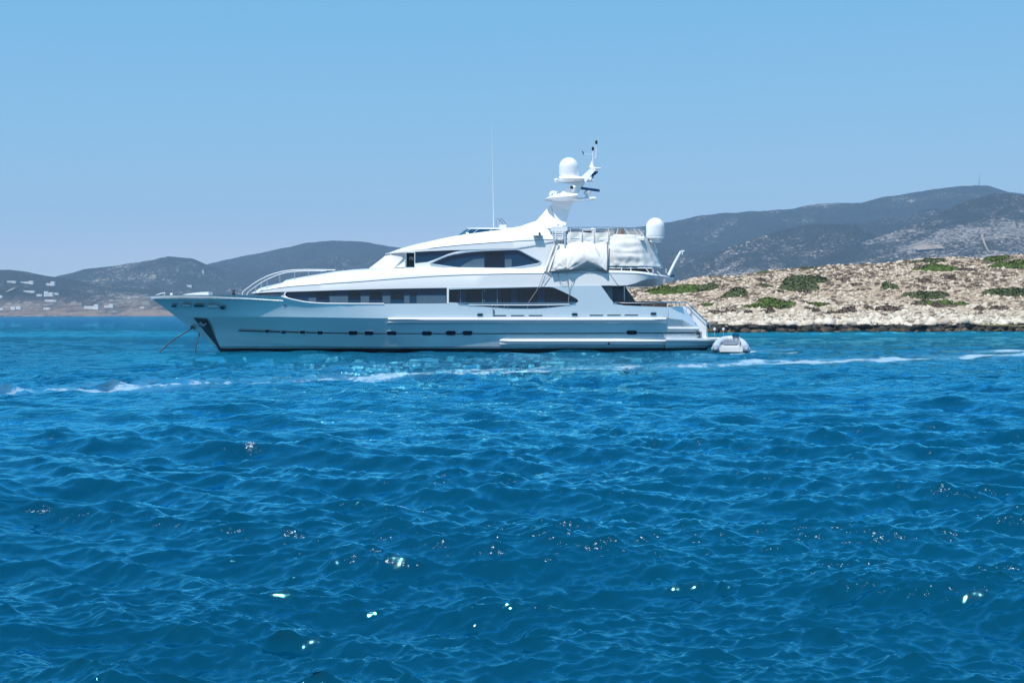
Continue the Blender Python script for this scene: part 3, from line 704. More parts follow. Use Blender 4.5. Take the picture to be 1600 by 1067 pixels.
# pale fields and cliff patches are strips of bare ground
tp = mount.point(np.array(1529.0), np.array(1.0)); tz = float(tp[2])
tw = empty('radio_mast', Vector(tp) - Vector((0, 2, 1)))
tag(tw, 'slender lattice radio mast on the mountain top at the right', 'mast')
steel_m = paint('grey_steel', (0.20, 0.21, 0.23), 0.5, var=0.1)
TH = 18.5 / F * tp[1]
mb = MB()
for sx in (-0.9, 0.9):
    for sy in (-0.9, 0.9): mb.tube([(sx, sy, 0), (sx * 0.5, sy * 0.5, TH)], 0.22, 5)
for k in range(9):
    z0 = TH * k / 9; z1 = TH * (k + 1) / 9; s0 = 0.9 - 0.4 * k / 9; s1 = 0.9 - 0.4 * (k + 1) / 9
    for sy in (-1, 1):
        mb.tube([(-s0, sy * s0, z0), (s1, sy * s1, z1)], 0.12, 4); mb.tube([(s0, sy * s0, z0), (-s1, sy * s1, z1)], 0.12, 4)
mb.build('lattice', steel_m, tw)
for hw_, f0_, f1_ in ((1.4, .55, .63), (1.2, .78, .86)):
    mb = MB(); mb.box((-hw_, -1.2, TH * f0_), (hw_, -0.9, TH * f1_)); mb.build('antenna_panel', white_m, tw)
mb = MB(); mb.tube([(0, 0, TH), (0, 0, TH + 5)], 0.15, 5); mb.build('whip', steel_m, tw)
hb = mount.point(np.array(1513.0), np.array(0.995)); hr = empty('summit_hut', Vector(hb) - Vector((0, 4, 1.0)))
tag(hr, 'low white summit hut left of the radio mast', 'hut')
mb = MB(); mb.box((-9, 0, -2), (2, 7, 4.2)); mb.box((2.02, 0.5, -2), (9, 6.5, 2.8)); mb.build('wall', white_m, hr, smoothit=False)
mb = MB(); mb.box((-6, -0.1, 0.1), (-4.6, -0.01, 2.8)); mb.build('door', dark_m, hr, smoothit=False)
mb = MB(); mb.box((-2, -0.1, 1.2), (-0.4, -0.01, 2.6)); mb.build('window', dark_m, hr, smoothit=False)
# ------------------------------------------------------------------ the motor yacht
# local axes: x from the stem at the waterline aft, y negative towards the camera side, z up from the water
YC = 100.0
X0 = W(345, 549.7, YC).x
yacht = empty('motor_yacht', (X0, YC, 0.0))
tag(yacht, 'long white motor yacht with silver blue hull anchored off the rocky island', 'yacht')
def P(u, v, y):                       # point of the yacht's plane y = const seen at photograph pixel (u, v)
    p = W(u, v, YC + y); return Vector((p.x - X0, y, p.z))
def PX(u, y=-4.0): return P(u, 490, y).x
def fn(tab):
    xs = [a for a, _ in tab]; ys = [b for _, b in tab]
    return lambda x: float(np.interp(x, xs, ys))
gel_m = paint('white_gelcoat', (0.85, 0.86, 0.875), 0.22, coat=0.4, var=0.012, scale=0.6)
glass_m = paint('dark_tinted_glass', (0.004, 0.040, 0.095), 0.06, var=0.15, scale=0.4)
pane_m = paint('black_window_pane', (0.003, 0.010, 0.026), 0.05, var=0.2)
blind_m = paint('window_blind', (0.085, 0.14, 0.20), 0.25, var=0.05)
steel_ym = paint('polished_steel', (0.62, 0.63, 0.65), 0.16, metal=1.0, var=0.05)
frame_m = paint('window_frame_paint', (0.42, 0.52, 0.62), 0.3, var=0.03)
black_m = paint('black_rubber', (0.012, 0.013, 0.017), 0.45, var=0.2)
grey_m = paint('grey_panel', (0.24, 0.28, 0.33), 0.35, var=0.06)
blue_m = paint('blue_radar_paint', (0.015, 0.055, 0.16), 0.35, var=0.05)
canvas_m, cn, cl_, cb = new_mat('white_canvas')
cc = coords(cn, cl_)
cl_.new(ramp(cn, cl_, noise(cn, cl_, 1.2, 5, 0.6, cc), [(0.3, (0.66, 0.655, 0.64)), (0.7, (0.76, 0.755, 0.74))]), cb.inputs['Base Color'])
cb.inputs['Roughness'].default_value = 0.8; cb.inputs['Specular IOR Level'].default_value = 0.2
cl_.new(bump(cn, cl_, noise(cn, cl_, 2.2, 4, 0.6, coords(cn, cl_, (1, 1, 0.45), (0, R(25), 0)), 1.2), 0.35, 0.12), cb.inputs['Normal'])
# silver blue hull paint with the dark boot stripe and bottom paint
hull_m, hn_, hl2, hb2 = new_mat('silver_blue_hull_paint')
g_ = hn_.new('ShaderNodeNewGeometry'); sz = hn_.new('ShaderNodeSeparateXYZ'); hl2.new(g_.outputs['Position'], sz.inputs[0])
st = ramp(hn_, hl2, mth(hn_, hl2, 'ADD', mth(hn_, hl2, 'MULTIPLY', sz.outputs['Z'], 0.5), 0.25), [(0.0, 1.0), (0.25 + 0.25 / 2, 0.0), (0.25 + 0.30 / 2, 1.0), (0.25 + 0.345 / 2, 0.0)], 'CONSTANT')
hv = noise(hn_, hl2, 0.5, 4, 0.6, coords(hn_, hl2, (1, 1, 0.35)))
hc = ramp(hn_, hl2, hv, [(0.3, (0.76, 0.82, 0.865)), (0.7, (0.79, 0.845, 0.885))])
hl2.new(mixc(hn_, hl2, st, hc, (0.004, 0.006, 0.012)), hb2.inputs['Base Color'])
hl2.new(mth(hn_, hl2, 'MULTIPLY', mth(hn_, hl2, 'SUBTRACT', 1.0, st), 0.48), hb2.inputs['Metallic'])
hb2.inputs['Roughness'].default_value = 0.24; hb2.inputs['Coat Weight'].default_value = 0.5; hb2.inputs['Coat Roughness'].default_value = 0.05

# ---------------- hull
ZT = P(230, 461, 0).z; XT = P(230, 461, 0).x
XE = PX(1092, -3.5)
b_sh = fn([(XT, 0.02), (-4, .8), (-2, 1.75), (0, 2.45), (3, 3.15), (6, 3.66), (8, 3.96), (9.5, 4.075), (11, 4.085), (PX(1045), 4.085), (PX(1067), 3.72), (XE, 3.25)])
ZK = 2.42
XK = XT * ZK / ZT
b_kn = fn([(XK, 0.02), (-1.5, .72), (0, 1.38), (3, 2.45), (6, 3.34), (8, 3.79), (9.5, 4.0), (11, 4.075), (13, 4.085), (PX(1045), 4.085), (PX(1067), 3.95), (XE, 3.5)])
b_ch = fn([(-1.4, 0.02), (0, .42), (3, 1.35), (6, 2.2), (10, 3.0), (14, 3.42), (20, 3.60), (28, 3.64), (XE, 3.3)])
b_wl = fn([(0, 0.02), (2, .62), (5, 1.5), (8, 2.25), (12, 2.95), (16, 3.32), (20, 3.5), (28, 3.52), (XE, 3.2)])
z_ch = fn([(-1.4, 1.08), (2, .78), (5, .52), (9, .36), (14, .30), (40, .30)])
def on_line(tab, bf):                 # photograph polyline -> z(x) on the shell whose half-breadth is bf
    out = []
    for u, v in tab:
        y = -3.0
        for _ in range(8):
            p = P(u, v, y); y = -bf(p.x)
        out.append((p.x, p.z))
    return fn(out), [o[0] for o in out]
z_sh, xs_sh = on_line([(226, 461), (380, 461.2), (440, 463), (452, 466.5), (466, 469.6), (480, 472), (500, 473.6), (530, 474.3), (600, 474.6), (601, 497.2), (1044, 496.8), (1044.6, 480), (1067, 478.4), (1092, 511)], b_sh)
z_kn, _ = on_line([(278, 495), (434, 495), (608, 497.4), (1040, 497.2), (1044, 497.3), (1067, 500), (1092, 514)], b_kn)
stations = sorted(set([XT, -4.6, -4, -3.4, -2.8, -2.2, -1.6, -1, -.5, 0, .6, 1.3, 2, 3, 4, 5, 6] + list(np.arange(7, 33, 1.0)) + [x for x in xs_sh if x > 1] + [XE]))
LEV = [  # start x, half-breadth, z(x)
    (0.9, lambda x: b_wl(x) * 0.8, lambda x: -0.8), (0.0, b_wl, lambda x: 0.0), (-1.4, b_ch, z_ch), (XK, b_kn, z_kn), (XT, b_sh, z_sh)]
def lev_pt(k, xb):
    x0, bf, zf = LEV[k]
    x = xb if xb > 6 else x0 + (6 - x0) * (xb - XT) / (6 - XT)
    z = zf(x)
    return x, bf(x), z
def hull_rows():
    cols = []
    for xb in stations:
        c = []
        for k in range(5):
            x, b, z = lev_pt(k, xb); c.append((x, b, z))
            if k in (2, 3):
                x2, b2, z2 = lev_pt(k + 1, xb)
                for t in (0.25, 0.5, 0.75):
                    cv = -0.13 * math.sin(math.pi * t) * max(0, min(1, (9 - xb) / 9)) * (1 if k == 2 else 1.2) * min(1, b * 1.5)
                    c.append((x + (x2 - x) * t, max(0.02, b + (b2 - b) * t + cv), z + (z2 - z) * t))
        cols.append(c)
    return cols
HC = hull_rows()
def hb_at(X, Z):                      # half-breadth of the shell at (x, z)
    pts = sorted((z, b) for k in range(5) for (b, z) in [(LEV[k][1](max(X, LEV[k][0])), LEV[k][2](max(X, LEV[k][0])))] if X >= LEV[k][0])
    if X < 0:
        pts = [(ZT * X / XT, 0.02)] + [p for p in pts if p[0] > ZT * X / XT + 0.01]
    return float(np.interp(Z, [p[0] for p in pts], [p[1] for p in pts]))
def on_hull(u, v, off=0.0):
    y = -3.0
    for _ in range(14):
        p = P(u, v, y); y = 0.5 * y + 0.5 * -(hb_at(p.x, p.z) + off)
    return P(u, v, y)
mb = MB()
near = [[(x, -b, z) for x, b, z in c] for c in HC]; farr = [[(x, b, z) for x, b, z in reversed(c)] for c in HC]
mb.loft(near); mb.loft(farr)
mb.loft([[n_[0], f_[-1]] for n_, f_ in zip(near, farr)])                       # bottom
mb.add(near[-1] + farr[-1], [tuple(range(len(near[-1]) + len(farr[-1])))])     # transom
dk = [[(n_[-1][0], n_[-1][1] * 0.97, n_[-1][2] - 0.30), (n_[-1][0], -n_[-1][1] * 0.97, n_[-1][2] - 0.30)] for n_ in near]
mb.loft(dk)
hull = mb.build('hull', hull_m, yacht, ang=24)
for e in hull.data.edges:                                           # the knuckle and the chine are hard lines
    a_, b_ = (hull.data.vertices[i].co for i in e.vertices)
    for bf_, zf_ in ((b_kn, z_kn), (b_ch, z_ch)):
        if all(abs(abs(q.y) - bf_(q.x)) < 0.03 and abs(q.z - zf_(q.x)) < 0.02 for q in (a_, b_)): e.use_edge_sharp = True
def strip_on_hull(name, tab, w, mat_, off=0.012, parent=hull, n=10):
    m_ = MB(); top = []; bot = []
    for u, v in [(a + (b[0] - a[0]) * 0 if False else p_) for p_ in cr(tab, n) for a, b in [((0,), (0,))]] if False else cr(tab, n):
        top.append(on_hull(u, v - w / 2, off)); bot.append(on_hull(u, v + w / 2, off))
    inn = [Vector((p.x, p.y + off + .02, p.z)) for p in top]; inb = [Vector((p.x, p.y + off + .02, p.z)) for p in bot]
    m_.loft([inn, top, bot, inb]); return m_.build(name, mat_, parent)
strip_on_hull('hull_stripe', [(372, 516.8), (412, 518), (500, 520.2), (600, 521.2), (760, 521.3), (900, 521), (1040, 520.4), (1086, 519.9)], 1.5, black_m)
def plate_on_hull(name, outline, mat_, off=0.02, parent=hull, thick=0.08):
    m_ = MB(); m_.slab(outline, [], lambda u, v: on_hull(u, v, off), lambda u, v: on_hull(u, v, off - thick)); return m_.build(name, mat_, parent, ang=30)
for u, v, w, h in ((417.3, 517.6, 8, 4.2), (443, 518.9, 8.5, 4.4), (472.8, 519.2, 9, 4.8), (500, 519.9, 9.5, 5), (551.7, 520.4, 14.5, 5.8), (576.6, 520.6, 14.5, 5.8), (612, 520.6, 15.5, 6), (667, 520.9, 16, 6.2), (704.3, 520.4, 16, 6.6), (730.5, 520.4, 16, 6.6), (987, 519.6, 17, 6.4)):
    po = plate_on_hull('porthole', rrect(u, v, w, h, h * 0.46), pane_m, 0.02)
    r0 = rrect(u, v, w + 1.3, h + 1.3, h * 0.5); r1 = rrect(u, v, w, h, h * 0.46)
    m_ = MB(); m_.slab(r0, [r1], lambda a, b: on_hull(a, b, 0.032), lambda a, b: on_hull(a, b, -0.04)); m_.build('rim', frame_m if u > 520 else hull_m, po)
# anchor pocket and stem plate
ap = MB(); rows = []
for t in np.linspace(0, 1, 12):
    a = (301 + (344 - 301) * t, 496.5 + (547.5 - 496.5) * t); b = (323 + (345.2 - 323) * t, 498 + (546.5 - 498) * t)
    xs = P(a[0], a[1], 0).x
    rows.append([on_hull(a[0] + (b[0] - a[0]) * q, a[1] + (b[1] - a[1]) * q, 0.025) for q in np.linspace(0.04, 1, 7)])
ap.loft(rows); stemplate = ap.build('stem_plate', paint('bow_plate_steel', (0.055, 0.085, 0.10), 0.35, metal=0.6, var=0.2, scale=1.5), hull)
m_ = MB(); m_.slab([(308.5, 502.3), (323, 502.6), (326.4, 511.3), (311, 510)], [], lambda u, v: on_hull(u, v, 0.05), lambda u, v: on_hull(u, v, -0.05)); pk = m_.build('anchor_pocket', black_m, hull)
m_ = MB(); m_.tube([on_hull(312, 503.5, .10), on_hull(318.5, 508.5, .12)], 0.09, 8); m_.tube([on_hull(310.5, 506.5, .10), on_hull(318.5, 508.8, .14), on_hull(323, 505.5, .10)], [0.05, 0.12, 0.05], 8); m_.build('anchor', grey_m, pk)
for u, v, w, h, mm in ((271.6, 478.3, 7, 2.6, black_m), (290.3, 477.5, 14, 3.2, gel_m), (310.8, 478, 15, 2.8, black_m), (332, 478.5, 17, 3.8, gel_m), (347.5, 481, 7.2, 4.4, black_m)):
    fl = plate_on_hull('fairlead', rrect(u, v, w, h, h * 0.45), mm, 0.03)  # white fills paint in the daylight showing through these openings
    r0 = rrect(u, v, w + 1.6, h + 1.4, h * 0.6); r1 = rrect(u, v, w, h, h * 0.45)
    m_ = MB(); m_.slab(r0, [r1], lambda a, b: on_hull(a, b, 0.06), lambda a, b: on_hull(a, b, 0.0)); m_.build('rim', steel_ym, fl)
# moulded rub rails: two beads with a groove between
def rub_rail(name, u0, u1, prof, taper=6):
    m_ = MB(); rows = []; N = 40
    for i in range(N + 1):
        u = u0 + (u1 - u0) * i / N; k = 1.0
        if i == 0 or i == N: k = 0.15
        row = []
        for v, o in prof:
            p = on_hull(u, v, 0); row.append(Vector((p.x, p.y - o * k, p.z)))
        rows.append(row)
    m_.loft(rows)
    m_.add(rows[0], [tuple(range(len(prof)))]); m_.add(rows[-1], [tuple(range(len(prof)))])
    return m_.build(name, gel_m, hull, ang=50)
rub_rail('rub_rail', 606.5, 1041, [(496.2, -0.03), (497.4, 0.16), (498.2, 0.27), (500.2, 0.29), (501.2, 0.24), (502.2, 0.20), (503.0, 0.25), (504.6, 0.25), (505.4, 0.19), (505.6, -0.03)])
rub_rail('rub_rail', 781, 1093, [(529, -0.03), (530.6, 0.08), (531.6, 0.19), (533.4, 0.22), (534.4, 0.17), (536, 0.14), (536.9, 0.18), (538.4, 0.17), (539.2, 0.10), (539.6, -0.03)])
# quarter belting: short ledges aft
rub_rail('belting', 1043, 1092, [(511.4, -0.03), (512.2, 0.10), (513.8, 0.12), (515.0, 0.05), (516.4, 0.07), (518.4, -0.03)])

# ---------------- topside wall with the covered side deck opening (both sides)
YW = -4.085
def side_wall(yw):
    s = 1 if yw < 0 else -1
    outer = [(600, 497.2), (600, 474.6), (640, 474.4), (698.5, 474), (698.5, 449.6), (760, 448.6), (880, 446.6), (939, 446.2), (946, 456), (953, 466), (958.5, 472.4), (966, 475.6), (975, 477.2), (1000, 478.4), (1044.6, 480), (1044.6, 497.2)]
    lens = [(701.5, 472.5), (701.5, 452.4), (720, 451.6), (760, 450.6), (830, 448.9), (858, 448.4), (866, 449.6), (880, 455.8), (895, 463.4), (902, 467.6), (903.6, 470.6), (900, 473.4), (885, 477), (868, 480), (845, 482), (820, 482.6), (795, 482.2), (770, 480.6), (745, 477.8), (725, 474.8), (712, 473)]
    lens = lens[:11] + cr(lens[10:], 3)[1:-1] + [lens[-1]]
    def f0(u, v):
        p = P(u, v, YW); return Vector((p.x, s * YW, p.z))
    def f1(u, v):
        p = P(u, v, YW); return Vector((p.x, s * (YW + 0.16), p.z))
    m_ = MB(); m_.slab(outer, [lens], f0, f1); o = m_.build('topside', hull_m, yacht, ang=30)
    return o, lens
topside, LENS = side_wall(YW); side_wall(-YW)
# saloon glazing set back behind the opening
def panel(name, pts, y, mat_, parent, thick=0.06, holes=(), y2=None, ang=30):
    m_ = MB(); m_.slab(pts, holes, lambda u, v: P(u, v, y), lambda u, v: (lambda p: Vector((p.x, p.y + thick, p.z)))(P(u, v, y))); return m_.build(name, mat_, parent, ang=ang)
def rect(u0, v0, u1, v1): return [(u0, v0), (u1, v0), (u1, v1), (u0, v1)]
sal = panel('saloon_window', rect(699, 444, 912, 486), -3.70, glass_m, yacht)
for a in ((704, 453.5, 714.5, 472), (728, 453, 752, 473), (783, 452.5, 798, 473.5), (808, 452.5, 840, 474), (851, 452, 885, 474)):
    panel('pane', rect(*a), -3.725, pane_m, sal, 0.02)
for u in (719.5, 754, 777):
    panel('mullion', rect(u - .5, 448, u + .5, 482), -3.74, grey_m, sal, 0.03)
m_ = MB(); m_.tube([P(757, 453.6, -3.78), P(757, 455.2, -3.78)], .03, 6); m_.tube([P(757, 469, -3.78), P(757, 471.4, -3.78)], .03, 6); m_.build('handle', steel_ym, sal)
# stainless side rail across the opening
rl = MB(); rl.tube([P(u, v, -4.12) for u, v in cr([(716, 473.6), (760, 473.9), (830, 473.6), (899, 473)], 6)], 0.045, 8); rl.build('side_rail', steel_ym, yacht)
rl = MB(); rl.tube([P(u, v, -4.10) for u, v in cr([(732, 476.2), (790, 476.6), (850, 476.4), (890, 475.6)], 6)], 0.05, 8); rl.build('side_rail', gel_m, yacht)
for u, v in ((769, 480.8), (774.4, 481), (787.6, 481.6), (793.5, 481.8), (824.6, 482.4), (855.8, 481)):
    m_ = MB(); m_.tube([P(u, 473.8, -4.09), P(u, v, -4.09)], 0.032, 6); m_.build('stanchion', steel_ym, yacht)
m_ = MB(); m_.tube([P(u, v, -4.13) for u, v in ((769.5, 483.8), (772, 484.2), (772, 486.4), (770, 486.8), (772.2, 487.2), (772.2, 490), (769.6, 490.6))], 0.03, 6); m_.build('ladder_hook', black_m, topside)
for u, v, w in ((780.5, 493.2, 21), (808.7, 493.2, 21), (837, 493.1, 21.5), (932, 492.7, 21), (959.3, 492.6, 21), (986.5, 492.5, 21)):
    m_ = MB(); m_.slab(rrect(u, v, w, 1.7, .4, 2), [], lambda a, b: P(a, b, YW - .012), lambda a, b: P(a, b, YW + .05)); m_.build('freeing_slot', black_m, topside)
for u, v in ((750.2, 491.9), (898, 491.3), (1021.2, 490.2)):
    m_ = MB(); m_.slab(rrect(u, v, 10, 5.2, 2.4), [rrect(u, v + .2, 8, 3.4, 1.5)], lambda a, b: P(a, b, YW - .05), lambda a, b: P(a, b, YW + .05)); vt_ = m_.build('mooring_port', steel_ym, topside)
    m_ = MB(); m_.slab(rrect(u, v + .2, 8, 3.4, 1.5), [], lambda a, b: P(a, b, YW - .01), lambda a, b: P(a, b, YW + .05)); m_.build('opening', black_m, vt_)

# ---------------- forward window band (recessed) and the long superstructure above it
XN = P(393, 458, 0).x                                                 # nose of the coachroof
def b_ss(x):                                                          # plan of the superstructure at the main deck
    t = max(0.0, x - XN); e = min(1.0, t / 5.2)
    return min(4.085, b_sh(x) - 0.03, 0.05 + 4.05 * math.sqrt(max(0.0, 1 - (1 - e) ** 2)))
def pol(tab, bf):
    o = []
    for u, v in tab:
        y = -3.0
        for _ in range(10):
            p = P(u, v, y); y = 0.4 * y - 0.6 * bf(p.x)
        o.append((p.x, p.z))
    return fn(o)
zA = pol([(393, 458.2), (420, 456.8), (445, 456), (480, 455), (520, 453.6), (600, 451.4), (700, 449.6), (760, 448.6), (880, 446.6), (952, 446.2)], b_ss)
zB = pol([(393, 457.8), (420, 452.6), (445, 448.4), (500, 444), (560, 440), (620, 435.4), (680, 431.4), (760, 428.4), (850, 427), (952, 426.6)], b_ss)
zC = pol([(393, 457.4), (420, 450.5), (445, 446), (500, 437.5), (560, 429.5), (600, 425.8), (650, 421), (700, 420.5), (800, 422.6), (952, 424.4)], lambda x: b_ss(x) * 0.96)
topD = fn([(P(u, v, -1.2).x, P(u, v, -1.2).z) for u, v in [(393, 457), (400, 454.8), (407, 449.4), (425, 445.4), (444, 441.4), (449, 437.4), (475, 432.6), (500, 428.6), (530, 424), (560, 421), (600, 419.4), (632, 418.6), (700, 418), (800, 418.8), (952, 422.6)]])
def b_top(x): return b_ss(x) * (0.62 if x < PX(560) else float(np.interp(x, [PX(560), PX(640)], [0.62, 0.84])))
xs = sorted(set(list(np.linspace(XN, XN + 1.5, 9)) + list(np.linspace(XN + 1.8, PX(640), 26)) + list(np.linspace(PX(650), PX(952), 14)) + [PX(444, -1.2), PX(449, -1.2), PX(407, -1.2)]))
mb = MB(); rows = []
for x in xs:
    b = b_ss(x); b2 = b_top(x); zc = zC(x); zd = max(topD(x), zc + 0.01); zb = max(zB(x), zA(x) + 0.01); zc = max(zc, zb + .01)
    half = [(x, -b, zA(x)), (x, -b, zb), (x, -b * 0.975, zb + (zc - zb) * .6), (x, -b * 0.945, zc), (x, -(b * .6 + b2 * .4) * .93, zc + (zd - zc) * .62), (x, -b2 * .9, zd - .02), (x, -b2 * .4, zd)]
    rows.append(half + [(p[0], -p[1], p[2]) for p in reversed(half)])
mb.loft(rows); mb.loft([[r_[-1], r_[0]] for r_ in rows]); mb.add(rows[-1], [tuple(range(len(rows[-1])))])
superst = mb.build('superstructure', gel_m, yacht, ang=28)
def side_line(name, tab, y, w, mat_, parent, off=0.012):
    m_ = MB(); pts = cr(tab, 8)
    def yy(u, v):
        if callable(y):
            q = -3.0
            for _ in range(10):
                p = P(u, v, q); q = 0.4 * q - 0.6 * y(p.x)
            return q - off
        return y - off
    a = [P(u, v - w / 2, yy(u, v)) for u, v in pts]; b = [P(u, v + w / 2, yy(u, v)) for u, v in pts]
    i1 = [p + Vector((0, .05, 0)) for p in a]; i2 = [p + Vector((0, .05, 0)) for p in b]
    m_.loft([i1, a, b, i2]); return m_.build(name, mat_, parent)
side_line('deck_seam', [(408, 454.6), (445, 448.6), (500, 444.1), (560, 440.1), (620, 435.5), (680, 431.5), (760, 428.5), (850, 427.1), (951, 426.7)], lambda x: b_ss(x), 0.9, grey_m, superst, 0.015)
# glass band
mb = MB(); rows = []
for u in list(np.linspace(443, 700, 34)):
    y = -3.0
    for _ in range(12):
        p = P(u, 460, y); y = 0.4 * y - 0.6 * (b_ss(p.x) - 0.20)
    rows.append([P(u, 451 if u > 480 else 454, y), P(u, 462.5, y - .0), P(u, 478, y)])
mb.loft(rows); band = mb.build('window_band', glass_m, yacht)
def on_band(u, v, off):
    y = -3.0
    for _ in range(12):
        p = P(u, v, y); y = 0.4 * y - 0.6 * (b_ss(p.x) - 0.20 + off)
    return P(u, v, y)
for a in ((494.4, 456.4, 512.8, 467.8), (544.5, 456, 563, 467.6), (577.4, 455.8, 597, 467.6), (610.6, 455.6, 631, 467.4), (640.4, 456.6, 650.6, 462)):
    m_ = MB(); m_.slab(rect(*a), [], lambda u, v: on_band(u, v, .02), lambda u, v: on_band(u, v, -.02)); m_.build('pane', pane_m, band)
for a in ((515, 462.6, 543.8, 473.6), (563.6, 462.6, 577, 473.6), (597.6, 462.4, 610, 473.6), (631.6, 462.2, 640, 473.6), (651, 462, 697, 473.6), (482, 465.5, 494, 471.5)):
    m_ = MB(); m_.slab(rect(*a), [], lambda u, v: on_band(u, v, .012), lambda u, v: on_band(u, v, -.02)); m_.build('blind', blind_m, band)
m_ = MB(); m_.slab([(393, 459), (415, 457.6), (443, 456.2), (446, 464), (440, 463.6), (400, 461.8)], [], lambda u, v: on_band(u, v, .10), lambda u, v: on_band(u, v, -.05)); m_.build('nose_panel', grey_m, superst)
m_ = MB(); m_.tube([on_band(u, v, .16) for u, v in cr([(447.5, 456.2), (444.6, 459.6), (446.4, 463.8), (452, 467.2)], 5)], 0.05, 6); m_.build('window_frame', gel_m, band)
m_ = MB(); m_.tube([on_hull(u, v, .01) for u, v in cr([(440, 463.2), (452, 466.6), (466, 469.8), (480, 472.2), (500, 473.8), (530, 474.5), (600, 474.7)], 5)], 0.045, 6); m_.build('bulwark_cap', gel_m, hull)
panel('window_frame', rect(698.2, 449.8, 701.2, 474.2), YW - .02, gel_m, topside, 0.1)

# ---------------- bridge deck house
YH = -3.42
house_out = [(632, 418.4), (632, 393), (668, 390.5), (720, 388.5), (800, 386.5), (868, 375), (871, 380), (866, 400), (863, 425), (800, 424), (700, 421.4), (660, 419.8)]
ulens = cr([(672.4, 411.6), (686, 405), (702, 398.8), (722, 395), (745, 392.4), (775, 390.9), (806, 389.8)], 4)[:-1] + cr([(806, 389.8), (812, 391.2), (826, 398.6), (840, 405.8)], 3)[:-1] + cr([(840, 405.8), (844.4, 408.8), (843.4, 411.4), (838, 413)], 3)[:-1] + cr([(838, 413), (810, 417.8), (780, 420.3), (750, 420.8), (720, 419.4), (695, 416.2), (680, 413.9)], 3)[:-1] + [(674.6, 413.2)]
door = rect(634, 395, 647.6, 417.6)
tri = [(648.6, 393.6), (700, 391.2), (722, 390.4), (700, 397.2), (684, 404), (668, 409.6), (648.6, 411.6)]
for s in (1, -1):
    def f0(u, v):
        p = P(u, v, YH); return Vector((p.x, s * YH, p.z))
    def f1(u, v):
        p = P(u, v, YH); return Vector((p.x, s * (YH + .12), p.z))
    m_ = MB(); m_.slab(house_out, [ulens, door, tri], f0, f1); hs = m_.build('bridge_house', gel_m, yacht, ang=30)
    if s == 1: house_o = hs
uw = panel('bridge_window', rect(668, 386, 850, 424), YH + .10, glass_m, yacht, .03)
panel('pane', rect(757.5, 392, 788, 418.5), YH + .085, pane_m, uw, .012)
panel('blind', cr([(718, 418), (726, 412.5), (738, 406.5), (748, 404.4), (756.6, 404)], 3) + [(756.6, 419.6), (735, 419.4)], YH + .085, blind_m, uw, .012)
panel('blind', rect(789, 405, 799.5, 418.5), YH + .085, blind_m, uw, .012)
def frame_band(name, pts, w, y, mat_, parent):
    m_ = MB(); m_.tube([P(u, v, y) for u, v in pts + pts[:1]], w, 6, caps=False); return m_.build(name, mat_, parent)
frame_band('window_frame', ulens, 0.055, YH - .005, frame_m, uw)
tw_ = panel('wheelhouse_window', [(647, 392), (726, 389), (726, 400), (668, 412.4), (647, 412.4)], YH + .09, glass_m, yacht, .02)
panel('doorway', rect(633, 393, 649, 419), YH + .55, black_m, yacht, .03)
dj = MB()
for a in ((633.4, 394.6, 635.2, 417.8),): dj.slab(rect(*a), [], lambda u, v: P(u, v, YH - .05), lambda u, v: P(u, v, YH + .5))
dj.build('door_jamb', steel_ym, house_o)
m_ = MB(); m_.slab([(639.5, 401.5), (646, 401), (646.8, 407.5), (641, 405.2), (639.8, 408)], [], lambda u, v: P(u, v, YH + .45), lambda u, v: P(u, v, YH + .5)); m_.build('helm_panel', paint('varnished_panel', (0.45, 0.36, 0.27), 0.4, var=.2), house_o)
panel('door_sill', rect(633, 417.6, 648.4, 419), YH - .04, frame_m, house_o, .4)
# raked windscreen under its white cover, running round the front
mb = MB(); rows = []
ptsb = [(632, 417.6, YH + .02), (620, 418.0, -3.15), (604, 418.6, -2.5), (587, 419.2, -1.3), (576, 419.6, 0)]
ptst = [(632.6, 396, YH + .08), (622, 396.6, -3.0), (612, 397.2, -2.3), (606, 397.8, -1.2), (603.6, 398, 0)]
for t in np.linspace(0, 1, 9):
    near_ = []
    for (a, b) in zip(ptsb, ptst):
        A = P(*a); B = P(*b); sag = 0.10 * math.sin(math.pi * t) * (0.3 + abs(math.sin(a[0] * .9)))
        q = A + (B - A) * t + Vector((sag * .6, 0, -sag * .25)); near_.append(q)
    rows.append(near_ + [Vector((q.x, -q.y, q.z)) for q in reversed(near_[:-1])])
mb.loft(rows); wc = mb.build('windscreen_cover', canvas_m, yacht, ang=60)
panel('windscreen_glass', [(612, 396.6), (633, 395.4), (633, 404.4), (626, 401), (618, 399.6), (611, 398.8)], YH - .03, grey_m, yacht, .05)

# ---------------- roof of the bridge deck and flybridge deck
XR = P(602, 397.2, 0).x
def b_rf(x):
    e = min(1.0, max(0.0, x - XR) / 2.6); return 0.05 + 3.42 * math.sqrt(max(0.0, 1 - (1 - e) ** 2)) ** 1.1
zE0 = pol([(602, 397.6), (632, 394.9), (668, 392.6), (700, 391.2), (760, 389.4), (806, 388.4), (830, 384.5), (862, 378), (880, 376.5), (1012, 375.5)], b_rf)
zE1 = pol([(602, 396.8), (632, 391.8), (668, 388.2), (700, 384.6), (740, 381), (800, 377), (860, 374), (900, 372.4), (1012, 371.6)], b_rf)
zE2 = fn([(P(u, v, -2.4).x, P(u, v, -2.4).z) for u, v in [(602, 396.2), (612, 392.4), (625, 388.6), (640, 384.4), (660, 379.4), (700, 370.6), (720, 367.2), (760, 361.8), (790, 358.2), (815, 353.2), (830, 347.6), (838, 345.2), (846, 347), (852, 352), (862, 367), (870, 370), (1012, 369.6)]])
